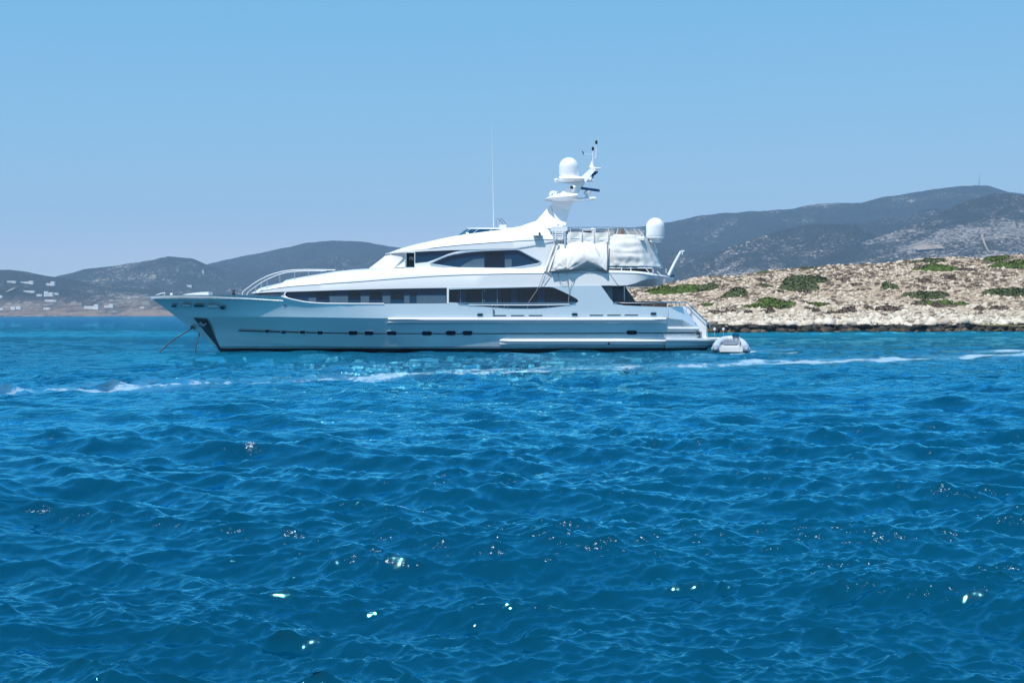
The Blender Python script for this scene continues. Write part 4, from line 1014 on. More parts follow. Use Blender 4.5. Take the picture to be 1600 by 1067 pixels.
xs = sorted(set(list(XR + np.array([0, .08, .2, .4, .7, 1.0, 1.4, 1.9, 2.4])) + list(np.linspace(XR + 3, PX(815), 22)) + [PX(u, -2.4) for u in (822, 830, 834, 838, 842, 846, 849, 852, 857, 862, 866, 870)] + list(np.linspace(PX(885), PX(1008), 6))))
mb = MB(); rows = []
for x in xs:
    b = b_rf(x); z0 = zE0(x); z1 = max(zE1(x), z0 + .01); z2 = max(zE2(x), z1 + .01); b2 = max(b - 0.75 * min(1, (z2 - z1) / .5) - .05, b * .3)
    half = [(x, -b, z0), (x, -b, z1), (x, -(b * .55 + b2 * .45), z1 + (z2 - z1) * .62), (x, -b2, z2 - .02), (x, -b2 * .5, z2)]
    rows.append(half + [(p[0], -p[1], p[2]) for p in reversed(half)])
mb.loft(rows); mb.loft([[r_[-1], r_[0]] for r_ in rows]); mb.add(rows[-1], [tuple(range(len(rows[-1])))])
roof = mb.build('flybridge', gel_m, yacht, ang=30)
side_line('deck_seam', [(670, 388.2), (700, 384.8), (740, 381.2), (800, 377.2), (860, 374.2), (905, 372.6)], b_rf, 0.8, grey_m, roof, .015)
# recess light and its bracket on the coaming
m_ = MB(); br = P(843, 367.5, -3.3); m_.box((br.x - .06, br.y - .30, br.z), (br.x + .06, br.y + .3, br.z + .16)); m_.build('side_light', black_m, roof, smoothit=False)
m_ = MB(); c0 = P(833, 369.6, -3.3); c1 = P(847.5, 369.6, -3.3); m_.add([(c0.x, -3.78, c0.z + .05), (c1.x, -3.78, c0.z + .05), (c1.x, -3.0, c0.z + .05), (c0.x, -3.0, c0.z + .05), (c0.x + .1, -3.74, c0.z - .02), (c1.x, -3.74, c0.z - .02), (c1.x, -3.0, c0.z - .02), (c0.x + .1, -3.0, c0.z - .02)], [(0, 1, 2, 3), (7, 6, 5, 4), (0, 4, 5, 1), (1, 5, 6, 2), (2, 6, 7, 3), (3, 7, 4, 0)]); m_.build('light_shelf', gel_m, roof, smoothit=False)
# dark tinted flybridge screen
YS = -1.9
mb = MB(); rows = []
bt = [(795, 364, YS), (760, 366, YS), (735, 368.6, YS + .1), (720, 370, -1.3), (713, 370, -.6), (711, 370, 0)]
tp_ = [(804, 357.4, YS + .1), (770, 357.4, YS + .1), (748, 357.4, YS + .2), (736, 357.5, -1.2), (730.5, 357.6, -.6), (729, 357.6, 0)]
for t in (0, 1):
    nr_ = [P(*(tuple(a[i] + (b[i] - a[i]) * t for i in range(3)))) for a, b in zip(bt, tp_)]
    rows.append(nr_ + [Vector((q.x, -q.y, q.z)) for q in reversed(nr_[:-1])])
mb.loft(rows); fs_ = mb.build('flybridge_screen', glass_m, yacht, ang=20)
m_ = MB(); m_.tube(rows[1], 0.05, 6); m_.build('screen_rim', gel_m, fs_)
for k in (1, 2, 3, 7, 8, 9):
    m_ = MB(); m_.tube([rows[0][k] + Vector((0, -.02 if k < 5 else .02, 0)), rows[1][k] + Vector((0, -.02 if k < 5 else .02, 0))], 0.022, 5); m_.build('screen_post', frame_m, fs_)
m_ = MB(); m_.lathe([(.10, 0), (.12, .08), (.06, .16)], P(730.5, 367, -1.9)); m_.build('horn', gel_m, roof)
# whip aerial and the folding console frame
m_ = MB(); m_.tube([P(771.2, 358, -1.6), P(770.6, 310, -1.6), P(770, 280, -1.6)], [.03, .025, .02], 6); m_.tube([P(770, 280, -1.6), P(768, 195, -1.6)], [.014, .008], 5); m_.build('whip_aerial', gel_m, yacht)
cf = MB()
for a, b in (((775.6, 341.6), (775.6, 357)), ((777, 341.4), (787.4, 351)), ((782, 341.2), (791.4, 350.6)), ((780.5, 345), (780.5, 350)), ((791.4, 350.6), (791.6, 354))): cf.tube([P(*a, -1.0), P(*b, -1.0)], .035, 6)
cfo = cf.build('folded_frame', steel_ym, yacht)
m_ = MB(); a = P(780, 351.5, -1.3); b = P(791, 356, -.6); m_.box((a.x, a.y, b.z), (b.x, b.y, a.z)); m_.build('seat_back', gel_m, cfo, smoothit=False)

# ---------------- mast
mprof = [(868.5, 352), (866, 340), (860.5, 320.4), (866, 312), (874, 304.4), (882, 297.6), (892, 290), (904, 281), (914, 271.5), (921, 265), (927, 261.4), (931.4, 262.4), (930, 267), (922, 276), (916, 284), (909, 294), (903, 303), (897, 314), (890, 330), (882.5, 354)]
wid = fn([(255, .22), (270, .30), (300, .55), (330, .80), (352, 1.0)])
mb = MB()
def mf(s):
    return lambda u, v: (lambda p: Vector((p.x, s * wid(v) * (1.0 if u < 890 or v < 312 else .55), p.z)))(P(u, v, 0))
mb.slab(mprof, [], mf(-1), mf(1)); mast = mb.build('mast', gel_m, yacht, ang=12)
m_ = MB(); m_.slab([(832, 352), (848, 334), (859.4, 320.6), (866.4, 337), (871.4, 350), (866, 358)], [], lambda u, v: P(u, v, -.16 - .02 * (v - 320)), lambda u, v: (lambda p: Vector((p.x, .16 + .02 * (v - 320), p.z)))(P(u, v, 0))); m_.build('mast_fin', gel_m, mast, ang=20)
def wing(name, top, bot, hw, tip=0.25, parent=mast, mat_=gel_m):
    """a flat spreader: side outline given by its top and bottom lines, swept to both sides"""
    m_ = MB(); rows = []
    for (ut, vt), (ub, vb_) in zip(top, bot):
        i = len(rows); t = i / (len(top) - 1); k = tip + (1 - tip) * math.sin(math.pi * min(t * .62 + .06, 1)) ** .7
        a = P(ut, vt, 0); b = P(ub, vb_, 0); w = hw * k
        rows.append([(b.x, -w * .55, b.z), (a.x * .5 + b.x * .5, -w, (a.z + b.z) / 2), (a.x, -w * .85, a.z), (a.x, w * .85, a.z), (a.x * .5 + b.x * .5, w, (a.z + b.z) / 2), (b.x, w * .55, b.z)])
    m_.loft(rows, close=True); m_.add(rows[0], [tuple(range(6))]); m_.add(rows[-1], [tuple(range(6))])
    return m_.build(name, mat_, parent, ang=40)
wing('spreader', [(850.5, 312.6), (858, 309), (866, 306.4), (876, 304.9), (888, 304.6), (901, 305.4)], [(851, 313.2), (858, 313.6), (866, 315.6), (878, 316.2), (889, 315), (901, 310)], 1.75)
wing('radar_shelf', [(893, 308.8), (905, 309.6), (915, 309.2), (925, 308.7), (930.6, 308.8)], [(893, 315.4), (905, 314.8), (915, 313.8), (925, 312.6), (930.8, 311.6)], 0.45, .9)
wing('spreader', [(873.2, 277.6), (880, 276.6), (892, 276.4), (903, 277.4), (912, 280)], [(873.4, 284.2), (880, 285.4), (892, 285.8), (903, 285), (912, 282.6)], 1.15, .7)
wing('instrument_shelf', [(910, 281.9), (918, 282.4), (928, 282.7)], [(910, 283.6), (918, 284), (928, 284)], .35, .9)
wing('instrument_shelf', [(926, 263), (932, 263), (938.6, 263.2)], [(926, 265.4), (932, 265.2), (938.6, 264.8)], .3, .9)
def dome(u0, u1, vt, vb, y, parent):
    c = P((u0 + u1) / 2, vb, y); r = (u1 - u0) / 2 / F * (YC + y); h = (vb - vt) / F * (YC + y)
    prof = [(r * .90, 0), (r * .97, .02), (r, .12 * h), (r, h - r)] + [(r * math.cos(a), h - r + r * math.sin(a)) for a in np.linspace(0.12, math.pi / 2 - .02, 12)]
    m_ = MB(); m_.lathe(prof, c, 36); return m_.build('satellite_dome', gel_m, parent, ang=40), c, r
d1, c1_, r1_ = dome(873.3, 904.3, 246.4, 276, -.1, yacht)
m_ = MB(); m_.lathe([(r1_ * .9, 0), (r1_ * 1.03, .03), (r1_ * 1.03, .15), (r1_ * .92, .18)], c1_ - Vector((0, 0, .17)), 36); m_.build('base_ring', gel_m, d1)
d2, c2_, r2_ = dome(1009.4, 1038.4, 340.4, 370, -1.6, yacht)
m_ = MB(); m_.lathe([(r2_ * .72, 0), (r2_ * .98, .14), (r2_ * .98, .22), (r2_ * .9, .25)], c2_ - Vector((0, 0, .24)), 36); m_.build('base_ring', gel_m, d2)
m_ = MB(); c = c2_; m_.box((c.x - .42, c.y - .42, c.z - .38), (c.x + .36, c.y + .42, c.z - .24)); m_.tube([c + Vector((-.1, 0, -.38)), P(1027, 396, -1.6)], .05, 6); m_.tube([c + Vector((-.35, 0, -.3)), P(1000, 371, -1.6)], .07, 6); m_.build('dome_bracket', gel_m, d2, ang=20)
# radar, lamps, instruments
m_ = MB(); c = P(917.5, 309.2, -.1); m_.lathe([(.16, 0), (.13, .08), (.12, .2), (.24, .26), (.26, .42), (.14, .48), (.1, .52)], c, 20); rp = m_.build('radar_pedestal', gel_m, mast)
m_ = MB(); a = P(907.6, 294.2, -.5); b = P(936, 298, .35)
dirv = (b - a).normalized(); nrm = Vector((0, 0, 1)).cross(dirv).normalized() * .07; upv = Vector((0, 0, .085))
vs = [a + nrm - upv, a - nrm - upv, a - nrm + upv, a + nrm + upv, b + nrm - upv, b - nrm - upv, b - nrm + upv, b + nrm + upv]
m_.add(vs, [(0, 1, 2, 3), (7, 6, 5, 4), (0, 4, 5, 1), (1, 5, 6, 2), (2, 6, 7, 3), (3, 7, 4, 0)]); m_.build('radar_scanner', blue_m, rp, smoothit=False)
m_ = MB(); c = P(896, 294, -.95); m_.lathe([(.05, -.3), (.06, -.18), (.18, -.12), (.20, .05), (.12, .16), (.03, .19)], c, 18); m_.build('searchlight', gel_m, mast)
m_ = MB(); c = P(893.4, 293, -1.1); m_.lathe([(.10, -.10), (.12, 0), (.08, .1)], c, 14); m_.build('lamp_glass', black_m, mast)
m_ = MB(); c = P(869, 282.4, -.5); m_.lathe([(.10, -.14), (.15, -.05), (.15, .08), (.07, .15)], c, 16); m_.tube([c, P(876, 282, -.3)], .05, 6); m_.build('horn', gel_m, mast)
for i, (a, b, r_) in enumerate((((859, 305.6), (861.5, 300.4), .08), ((865.5, 304.8), (864.2, 299.8), .07), ((868, 304), (868.6, 300), .05))):
    m_ = MB(); m_.tube([P(*a, -.4 + .2 * i), P(*b, -.4 + .2 * i)], r_, 8); m_.tube([P(b[0] - 2.2, b[1] + .4, -.4 + .2 * i), P(b[0] + 2, b[1], -.4 + .2 * i)], [r_ * .6, r_ * 1.2], 8); m_.build('loudhailer', gel_m, mast)
for (ub, vb_, ut, vt_, y) in ((926.6, 262, 926.4, 232, 0.0), (931.2, 247, 931.8, 222, .1)):
    m_ = MB(); m_.tube([P(ub, vb_, y), P(ut, vt_, y)], [.045, .035], 8); pl = m_.build('light_pole', gel_m, mast)
    m_ = MB(); c = P(ut, vt_ + 3.2, y); m_.lathe([(.07, 0), (.085, .03), (.085, .2), (.05, .24)], c, 12); m_.build('navigation_light', black_m, pl)
m_ = MB(); m_.tube([P(927, 247, 0), P(931.2, 248, .1)], .02, 5); m_.tube([P(911.5, 240.2, 0), P(926.4, 242.2, 0)], .016, 5); m_.build('cross_arm', gel_m, mast)
m_ = MB(); m_.tube([P(909.4, 236.4, 0), P(911.6, 239.2, 0), P(911.8, 242, 0)], .035, 6); m_.build('wind_vane', black_m, mast)
m_ = MB(); m_.lathe([(.16, 0), (.2, .06), (.12, .2), (.06, .36), (.04, .5)], P(924.6, 263, 0), 16); m_.build('mast_cap', gel_m, mast)
for a, b in (((906.4, 278), (906, 214)), ((916.4, 268), (916, 222)), ((933.6, 262), (933.6, 230)), ((928.4, 226), (928, 205))):
    m_ = MB(); m_.tube([P(*a, -.1), P(*b, -.1)], [.010, .005], 4); m_.build('whip_aerial', frame_m, mast)
m_ = MB()
for a, b, r_ in (((931, 268), (925, 276), .09), ((934, 268.4), (929, 273), .06), ((928, 269), (924.5, 272), .06), ((927, 276.6), (925.6, 278.4), .05)): m_.tube([P(*a, -.1), P(*b, -.1)], r_, 6)
m_.build('floodlight', blue_m, mast)
for u, v in ((901, 275.4), (922.4, 281.2), (893.6, 304), (900, 304.6)):
    m_ = MB(); m_.lathe([(.10, 0), (.11, .12), (.04, .22)], P(u, v + 1, -.35), 12); m_.build('deck_lamp', gel_m, mast)

# ---------------- davit box with ladder beside the mast foot
m_ = MB(); a = P(861, 361.4, -3.45); b = P(885.6, 355.6, -2.5); m_.box((a.x, -3.5, a.z), (b.x, -2.4, b.z)); c = P(866, 353.8, -3.4); d = P(879.6, 353.8, -3.4); m_.box((c.x, -3.3, b.z + .004), (d.x, -2.6, c.z + .05)); dv = m_.build('davit_box', gel_m, yacht, smoothit=False)
for q in ((863.4, 361, 866.6, 386), (883, 361, 882.6, 386), (867.6, 361, 869, 374.6), (879, 361, 879.8, 374.6)):
    m_ = MB(); m_.tube([P(q[0], q[1], -3.55), P(q[2], q[3], -3.78)], .05, 6); m_.build('ladder_rail', frame_m, dv)
for v in (364, 367.6, 371, 374.4):
    m_ = MB(); m_.tube([P(866, v, -3.64), P(881, v, -3.64)], .045, 6); m_.build('rung', gel_m, dv)
m_ = MB(); a = P(884.6, 372, -3.2); b = P(890, 360, -2.6); m_.box((a.x, -3.1, a.z), (b.x, -2.5, b.z)); m_.build('locker', grey_m, yacht, smoothit=False)

# ---------------- canvas covers
def wr(u, v, s): return float(fbm(np.array(u * s), np.array(v * s * 1.7), 88, 4))
hem = fn([(861, 423.6), (872, 423), (880, 422), (892, 420.5), (902, 417), (910, 412.5), (918, 408.6), (926, 411.5), (938, 417.5), (948.5, 423.6)])
btm = fn([(861, 425), (880, 424.8), (895, 425.2), (905, 424), (914, 421.6), (921, 420), (934, 421.6), (948.5, 424.8)])
mb = MB(); rows = []
for r_ in np.linspace(0, 1, 34):
    row = []
    for c_ in np.linspace(0, 1, 60):
        tl = 872.5 if r_ < .76 else 862
        u = (872.5 + (861 - 872.5) * min(1, (r_ / .76)) ** 1.15) * (1 - c_) + 948.6 * c_
        vtop = 377.0 + 1.2 * math.sin(c_ * 9)
        if r_ < .76:
            t = r_ / .76; v = vtop + (hem(u) - vtop) * t; y = -3.42 - .95 * math.sin(t * math.pi / 2) ** 1.1 - .15 * math.sin(math.pi * t) * math.sin(math.pi * c_)
        else:
            t = (r_ - .76) / .24; v = hem(u) + (btm(u) - hem(u)) * t; y = -4.37 + .80 * t
        # gathers running from the lashing points
        fold = .05 * math.sin(c_ * 19 + r_ * 5 + 3 * wr(u, v, .03)) * (0.35 + r_) * (1 - abs(2 * c_ - 1) ** 3) * .5
        for (lu, lv) in ((886, 421), (948, 424), (862, 424), (915, 377), (880, 377)):
            dd = math.hypot(u - lu, (v - lv) * 1.0); an = math.atan2(v - lv, u - lu)
            fold += .05 * math.exp(-dd / 16) * math.sin(an * 11 + lu)
        y += fold + .035 * wr(u, v, .06)
        row.append(P(u, v, min(y, -3.40)))
    rows.append(row)
mb.loft(rows); cov = mb.build('canvas_cover', canvas_m, yacht, ang=80)
mb = MB(); rows = []
for t in np.linspace(0, 1, 12):
    u = 866.4 + (851 - 866.4) * t; v = 382 + (424.6 - 382) * t
    rows.append([P(u - 1.5, v, -3.66 - .25 * t), P(u + .6, v + .3, -3.84 - .25 * t - .04 * math.sin(t * 9)), P(u + 3.8, v + .8, -3.72 - .25 * t), P(u + 6.2, v + 1.2, -3.86 - .25 * t - .05 * math.sin(t * 7 + 2)), P(u + 9, v + 1.6, -3.74 - .25 * t)])
mb.loft(rows); mb.build('folded_awning', canvas_m, yacht, ang=60)
m_ = MB(); m_.slab([(849.6, 424.4), (863.4, 425.4), (861.4, 432.4), (856.6, 428.6)], [], lambda u, v: P(u, v, -4.10), lambda u, v: P(u, v, -4.0)); m_.build('awning_batten', grey_m, yacht)
# spray cloth over the flybridge side and the aft enclosure
mb = MB(); rows = []
for t in np.linspace(0, 1, 7):
    rows.append([P(u, 363.2 + (380.5 - 363.2) * t + .8 * math.sin(u * .11) * (1 - t) , -3.40 - .10 * t + .04 * math.sin(u * .3 + t * 3)) for u in np.linspace(885.5, 953, 30)])
mb.loft(rows); mb.build('spray_cloth', canvas_m, yacht, ang=80)
for u in (909.5, 928.5, 951):
    m_ = MB(); m_.tube([P(u, 362, -3.52), P(u, 379.5, -3.62)], .018, 5); m_.build('lacing', grey_m, yacht)
path_t = [(949.6, 379.5, -3.46), (954, 371.5, -3.44), (960, 365.6, -3.42), (975, 365.8, -3.42), (990, 367, -3.42), (1000, 367.4, -3.30), (1008, 368.6, -2.6), (1012.5, 370.4, -1.4), (1013, 370.4, 0)]
path_b = [(949.6, 415, -3.90), (955, 415.4, -3.90), (962, 415.4, -3.92), (978, 415.6, -3.94), (994, 415.8, -3.94), (1006, 416, -3.80), (1020, 416.3, -3.1), (1032, 416.6, -1.6), (1035.4, 416.6, 0)]
mb = MB(); rows = []; NP = 50
def samp(path, c_):
    x = c_ * (len(path) - 1); i = min(int(x), len(path) - 2); f = x - i; return tuple(path[i][k] * (1 - f) + path[i + 1][k] * f for k in range(3))
for t in np.linspace(0, 1, 26):
    row = []
    for c_ in np.linspace(0, 1, NP):
        a = samp(path_t, c_); b = samp(path_b, c_); u, v, y = (a[k] + (b[k] - a[k]) * t for k in range(3))
        v += 1.6 * math.sin(t * math.pi) * (1 - c_) * 0
        fold = .20 * math.sin(math.pi * t) * math.sin(math.pi * min(1, c_ * 1.5)) + .05 * wr(u, v, .05) + .03 * math.sin(v * .55 + 2 * wr(u, v, .05)) * math.exp(-((c_ - .45) / .2) ** 2) + .05 * math.exp(-((t - .92) / .10) ** 2) * math.sin(u * .42 + 2 * wr(u, v, .1))
        p = P(u, v, y); out = Vector((0.75 * smooth(.55, .8, c_), -1 + .8 * float(smooth(.55, .85, c_)), 0)); row.append(p + out * fold)
    rows.append(row + [Vector((q.x, -q.y, q.z)) for q in reversed(row[:-1])])
mb.loft(rows); mb.build('aft_enclosure', canvas_m, yacht, ang=80)
m_ = MB(); m_.loft([[P(*samp(path_t, c_)) for c_ in np.linspace(0, 1, 20)], [(lambda p: Vector((p.x, -p.y, p.z)))(P(*samp(path_t, c_))) for c_ in np.linspace(0, 1, 20)]]); m_.build('awning_roof', canvas_m, yacht)
m_ = MB(); m_.tube([P(949.4, 378, -3.9), P(949.2, 424.5, -4.12)], .05, 6); m_.build('awning_pole', grey_m, yacht)
m_ = MB(); m_.tube([P(930.4, 386, -3.98), P(936, 398, -4.22), P(947.6, 423.6, -4.16)], .05, 6); m_.build('awning_pole', canvas_m, yacht)

# ---------------- flybridge rail and what stands behind it
def rail(name, pts, y, r, mat_, parent=yacht):
    m_ = MB(); m_.tube([P(u, v, y) for u, v in pts], r, 6); return m_.build(name, mat_, parent)
for y in (-3.35, 3.35):
    rail('fly_rail', [(886, 355.8), (950, 355.6), (990, 356.6), (1003, 358), (1010, 362.4)], y, .035, steel_ym)
    rail('fly_rail', [(887, 359.4), (950, 359.6), (1005, 361)], y, .022, steel_ym)
    for a, b in (((891, 355.8), (891.4, 364)), ((911, 355.6), (910.4, 372)), ((928, 355.5), (928.4, 370)), ((950.4, 355.4), (951.4, 371)), ((966.4, 355.6), (962, 370)), ((974.6, 356.4), (985.6, 370)), ((990, 357), (998, 368.6)), ((997, 357.6), (1006, 369)), ((1001.6, 366), (999.6, 370))):
        rail('stanchion', [a, b], y, .028, gel_m)
m_ = MB(); a = P(910.6, 363, -2.2); b = P(922, 359.2, -1.2); m_.box((a.x, -2.2, a.z - .4), (b.x, -1.2, b.z)); m_.build('life_raft_box', gel_m, yacht, smoothit=False)
m_ = MB(); a = P(911, 364, -2.25); b = P(922.4, 363.0, -1.1); m_.box((a.x, -2.25, a.z - .1), (b.x, -1.1, b.z + .04)); m_.build('raft_box_underside', black_m, yacht, smoothit=False)  # black slab as the dark underside of the box
m_ = MB(); c = P(970.4, 368, -2.4); m_.lathe([(.2, 0), (.24, .1), (.22, .3), (.26, .42), (.24, .52), (.1, .56)], c, 14); m_.build('deck_chair', paint('brown_wicker', (0.24, 0.17, 0.13), .8, var=.3, scale=6), yacht)
m_ = MB(); c = P(927, 362.6, -1.6); m_.lathe([(.10, -.4), (.14, 0), (.2, .18), (.05, .32)], c, 14); m_.build('deck_ventilator', gel_m, yacht)
m_ = MB(); a = P(889, 363, 1.5); b = P(905, 358.6, 2.4); m_.box((a.x, 1.5, a.z - .4), (b.x, 2.4, b.z)); a = P(936, 363, 1.2); b = P(958, 360, 2.4); m_.box((a.x, 1.2, a.z - .4), (b.x, 2.4, b.z)); a = P(978, 364, 1.2); b = P(1004, 360.4, 2.4); m_.box((a.x, 1.2, a.z - .4), (b.x, 2.4, b.z)); m_.build('deck_sofa', paint('grey_cushion', (0.30, 0.29, 0.30), .8, var=.15), yacht, smoothit=False)

# ---------------- aft upper deck overhang
XO0 = PX(951); XO1 = P(1053.4, 434.6, 0).x
def b_oh(x): return float(np.interp(x, [XO0, PX(1000), PX(1025), PX(1040), PX(1048, -2), XO1], [4.09, 4.05, 3.8, 3.3, 2.2, .3]))
oh = [  # u, top, seam, facet, bottom
    (951.2, 422, 426.6, 446.0, 446.6), (965, 422.4, 426.7, 446.4, 447), (980, 422.9, 426.9, 445.8, 447.6), (992, 423.4, 427.2, 442.8, 447.9), (1002, 424.4, 427.8, 438.8, 447.9), (1012, 425.6, 429, 436, 447.6), (1022, 427.2, 430.6, 435, 447.2), (1032, 429, 432, 435, 446), (1041, 430.8, 433.2, 435.4, 443.2), (1048, 432.6, 434.2, 435.8, 440.4), (1053.2, 434.2, 434.8, 436.2, 437.6)]
mb = MB(); rows = []
for u, v0, v1, v2, v3 in oh:
    y = -3.5
    for _ in range(12):
        p = P(u, 430, y); y = .4 * y - .6 * b_oh(p.x)
    b = -y; x = p.x
    def zz(v, yy): return P(u, v, yy).z
    k = float(np.interp(u, [951, 985, 1010, 1054], [0.0, .15, .9, .9]))
    half = [(x, -b * (1 - .30 * k), zz(v3, -b * (1 - .30 * k))), (x, -b * (1 - .03 * k), zz(v2, -b)), (x, -b, zz(v1, -b)), (x, -b * .985, zz(v0, -b)), (x, -b * .93, zz(v0, -b))]
    rows.append(half + [(q[0], -q[1], q[2]) for q in reversed(half)])
mb.loft(rows); mb.loft([[r_[-1], r_[0]] for r_ in rows]); mb.add(rows[-1], [tuple(range(len(rows[-1])))])
aft = mb.build('aft_upper_deck', gel_m, yacht, ang=16)
side_line('deck_seam', [(951.6, 426.7), (980, 427), (1002, 427.9), (1022, 430.7), (1041, 433.3)], lambda x: b_oh(x), .9, grey_m, aft, .015)
panel('shut_line', [(950.6, 426), (951.8, 426), (965, 444), (967.4, 446.2), (965.4, 446.2)], -4.10, grey_m, aft, .03)
m_ = MB(); a = P(950.6, 423.4, -3.4); b = P(1018, 416.6, -3.4); m_.box((a.x, -3.3, a.z - .1), (b.x, 3.3, b.z - .02)); m_.build('deck_interior', paint('dark_upholstery', (0.035, 0.030, 0.035), .6, var=.4, scale=4), yacht, smoothit=False)
for y in (-3.85, 3.85):
    rail('aft_rail', [(950, 416.4), (1000, 416.2), (1036, 417.4)], y, .04, steel_ym); rail('aft_rail', [(951, 418.8), (1000, 418.8), (1019, 419.2)], y, .04, gel_m)
    for a, b in (((972, 416), (970.6, 423)), ((985.6, 417), (985.8, 424)), ((995.6, 414.6), (995.4, 418.6)), ((1006, 415.6), (1016, 428.4)), ((1020.4, 420), (1020.6, 426.4)), ((1030.4, 416.4), (1032, 419.4)), ((1026.4, 424), (1031.6, 429)), ((1040.6, 419.6), (1041, 427))):
        rail('stanchion', [a, b], y, .032, gel_m)
m_ = MB(); m_.tube([P(1045, 430.4, -2.9), P(1054, 411.6, -2.9), P(1064, 393, -2.9)], [.125, .105, .085], 10); fp = m_.build('passerelle_arm', gel_m, yacht)
m_ = MB(); m_.tube([P(1063.6, 393.6, -2.9), P(1069.4, 392.4, -2.9)], .05, 6); m_.tube([P(1066.4, 393, -2.9), P(1066, 398, -2.9)], .05, 6); m_.build('arm_head', gel_m, fp)
m_ = MB(); a = P(1047, 433, -2.4); b = P(1052.4, 429.2, -1.8); m_.box((a.x, -2.4, a.z), (b.x, -1.8, b.z)); m_.build('stern_light', blue_m, aft, smoothit=False)

# ---------------- aft main deck: bulkhead, coaming rail, sofa
ab = panel('aft_bulkhead', [(930, 446), (957, 446), (957, 482), (930, 482)], -3.2, grey_m, yacht, 6.3)
panel('sliding_door', [(956, 445), (975, 445), (993.8, 472), (994, 482), (956, 482)], -2.6, paint('shaded_door_glass', (0.045, 0.075, 0.11), .2, var=.1), yacht, .06)
m_ = MB(); m_.tube([P(975.4, 447, -2.64), P(975.4, 472, -2.64)], .03, 6); m_.build('door_post', steel_ym, yacht)
mb = MB(); rows = []
for u, v, h in ((957.5, 472.2, 1.3), (962, 472.3, 3.0), (972, 472.8, 4.2), (990, 473.0, 3.6), (1015, 473.3, 3.0), (1030, 473.4, 2.2), (1048, 473.4, 1.5), (1065, 473.4, 1.0)):
    a = P(u, v - h * .55, -3.92); b = P(u, v + h * .5, -4.12); rows.append([Vector((b.x, -3.85, b.z)), Vector((b.x, -4.08, b.z)), Vector((b.x, -4.16, (a.z + b.z) / 2)), Vector((a.x, -4.06, a.z)), Vector((a.x, -3.85, a.z))])
mb.loft(rows, close=True); mb.build('coaming_cap', steel_ym, yacht, ang=60)
for u in (1003, 1021, 1037, 1049, 1056, 1062):
    rail('stanchion', [(u, 473.6), (u + (4 if u in (1037,) else 0), 479.6)], -4.0, .025, steel_ym)
m_ = MB(); a = P(966, 480.5, -3.3); b = P(1042, 473.9, -3.3); m_.box((a.x, -3.3, a.z - .2), (b.x, 3.3, b.z)); m_.build('cockpit_sofa', paint('brown_upholstery', (0.07, 0.05, 0.045), .7, var=.4, scale=5), yacht, smoothit=False)
for y in (3.3,): rail('cockpit_rail', [(1000, 471.4), (1040, 471.8), (1068, 472)], y, .03, steel_ym)
# ---------------- stern stairs and bathing platform
inner = [(1067, 478.6), (1073, 478.8), (1079, 481), (1103.6, 503.4), (1105, 509), (1105.6, 528), (1067, 528)]
sw = MB()
for s in (1, -1):
    pass
sw.slab(inner, [], lambda u, v: P(u, v, -2.35), lambda u, v: (lambda p: Vector((p.x, 2.35, p.z)))(P(u, v, -2.35))); sw.build('transom', gel_m, yacht, ang=20)
for i in range(6):
    t0 = i / 6; a = P(1068 + 27 * t0, 484 + 41 * t0, -3.3); b = P(1068 + 27 * (i + 1) / 6 + 1.5, 484 + 41 * (i + 1) / 6 + 2, -3.3)
    m_ = MB(); m_.box((a.x - .3, -3.42, b.z - .3), (b.x, -2.36, a.z)); m_.build('stair', grey_m if i % 2 else gel_m, yacht, smoothit=False)
for off in (0, 1):
    rail('stair_rail', [(1069, 472.4), (1073, 472.4 + off), (1079 + off * 2, 479 + off), (1090 + off * 2, 490 + off), (1101 + off * 2, 500.5 + off), (1107.5 + off * 2, 506 + off), (1109.6, 513)], -2.5 - off * .0 + (off * .35), .028, steel_ym)
for a, b in (((1079.6, 480), (1079.6, 494)), ((1104.2, 503), (1104.2, 526)), ((1070.6, 473), (1070.6, 480))): rail('stanchion', [a, b], -2.5, .03, steel_ym)
px_ = [(1040, 3.98), (1075, 3.92), (1092, 3.78), (1108, 3.6), (1120, 3.25), (1128, 2.7), (1132, 1.9), (1133.4, 0.6)]
mb = MB(); rows = []
for u, b in px_:
    x = PX(u, -b); zt = P(u, 529.3, -b).z; k = float(np.interp(u, [1040, 1092, 1134], [0, .0, 1]))
    tb = lambda f: max(.2, b * f)
    zlow = float(np.interp(u, [1040, 1092, 1110, 1125, 1133.4], [-.4, -.4, .20, .52, .72])); fl = float(np.interp(u, [1040, 1092, 1120, 1134], [.88, .88, .80, .75]))
    half = [(x, -b * fl, zlow), (x, -b * (fl * .4 + .6), zlow + (zt - .22 - zlow) * .7), (x, -b * .985, zt - .20), (x, -b * 1.012, zt - .13), (x, -b * 1.012, zt - .03), (x, -b * .98, zt)]
    rows.append(half + [(q[0], -q[1], q[2]) for q in reversed(half)])
mb.loft(rows); mb.loft([[r_[-1], r_[0]] for r_ in rows]); mb.add(rows[-1], [tuple(range(len(rows[-1])))])
bath = mb.build('bathing_platform', hull_m, yacht, ang=30)
m_ = MB(); 
pts = [P(u, 529.6, -b * 1.0) for u, b in px_]; m_.tube(pts, .045, 6); m_.build('platform_edge', gel_m, bath)
m_ = MB(); a = P(1100, 528.6, -2.6); b = P(1128, 527.6, -.6); m_.box((a.x, -2.6, a.z), (b.x, -.4, b.z + .02)); m_.build('teak_mat', canvas_m, bath, smoothit=False)
for u in (1116.6, 1130.4):
    m_ = MB(); m_.tube([P(u, 528.6, -1.5), P(u, 516, -1.5)], .022, 6); po_ = m_.build('mooring_post', grey_m, bath)
    m_ = MB(); m_.lathe([(.03, 0), (.09, .04), (.09, .12), (.04, .16)], P(u, 516, -1.5), 10); m_.build('post_cap', gel_m, po_)
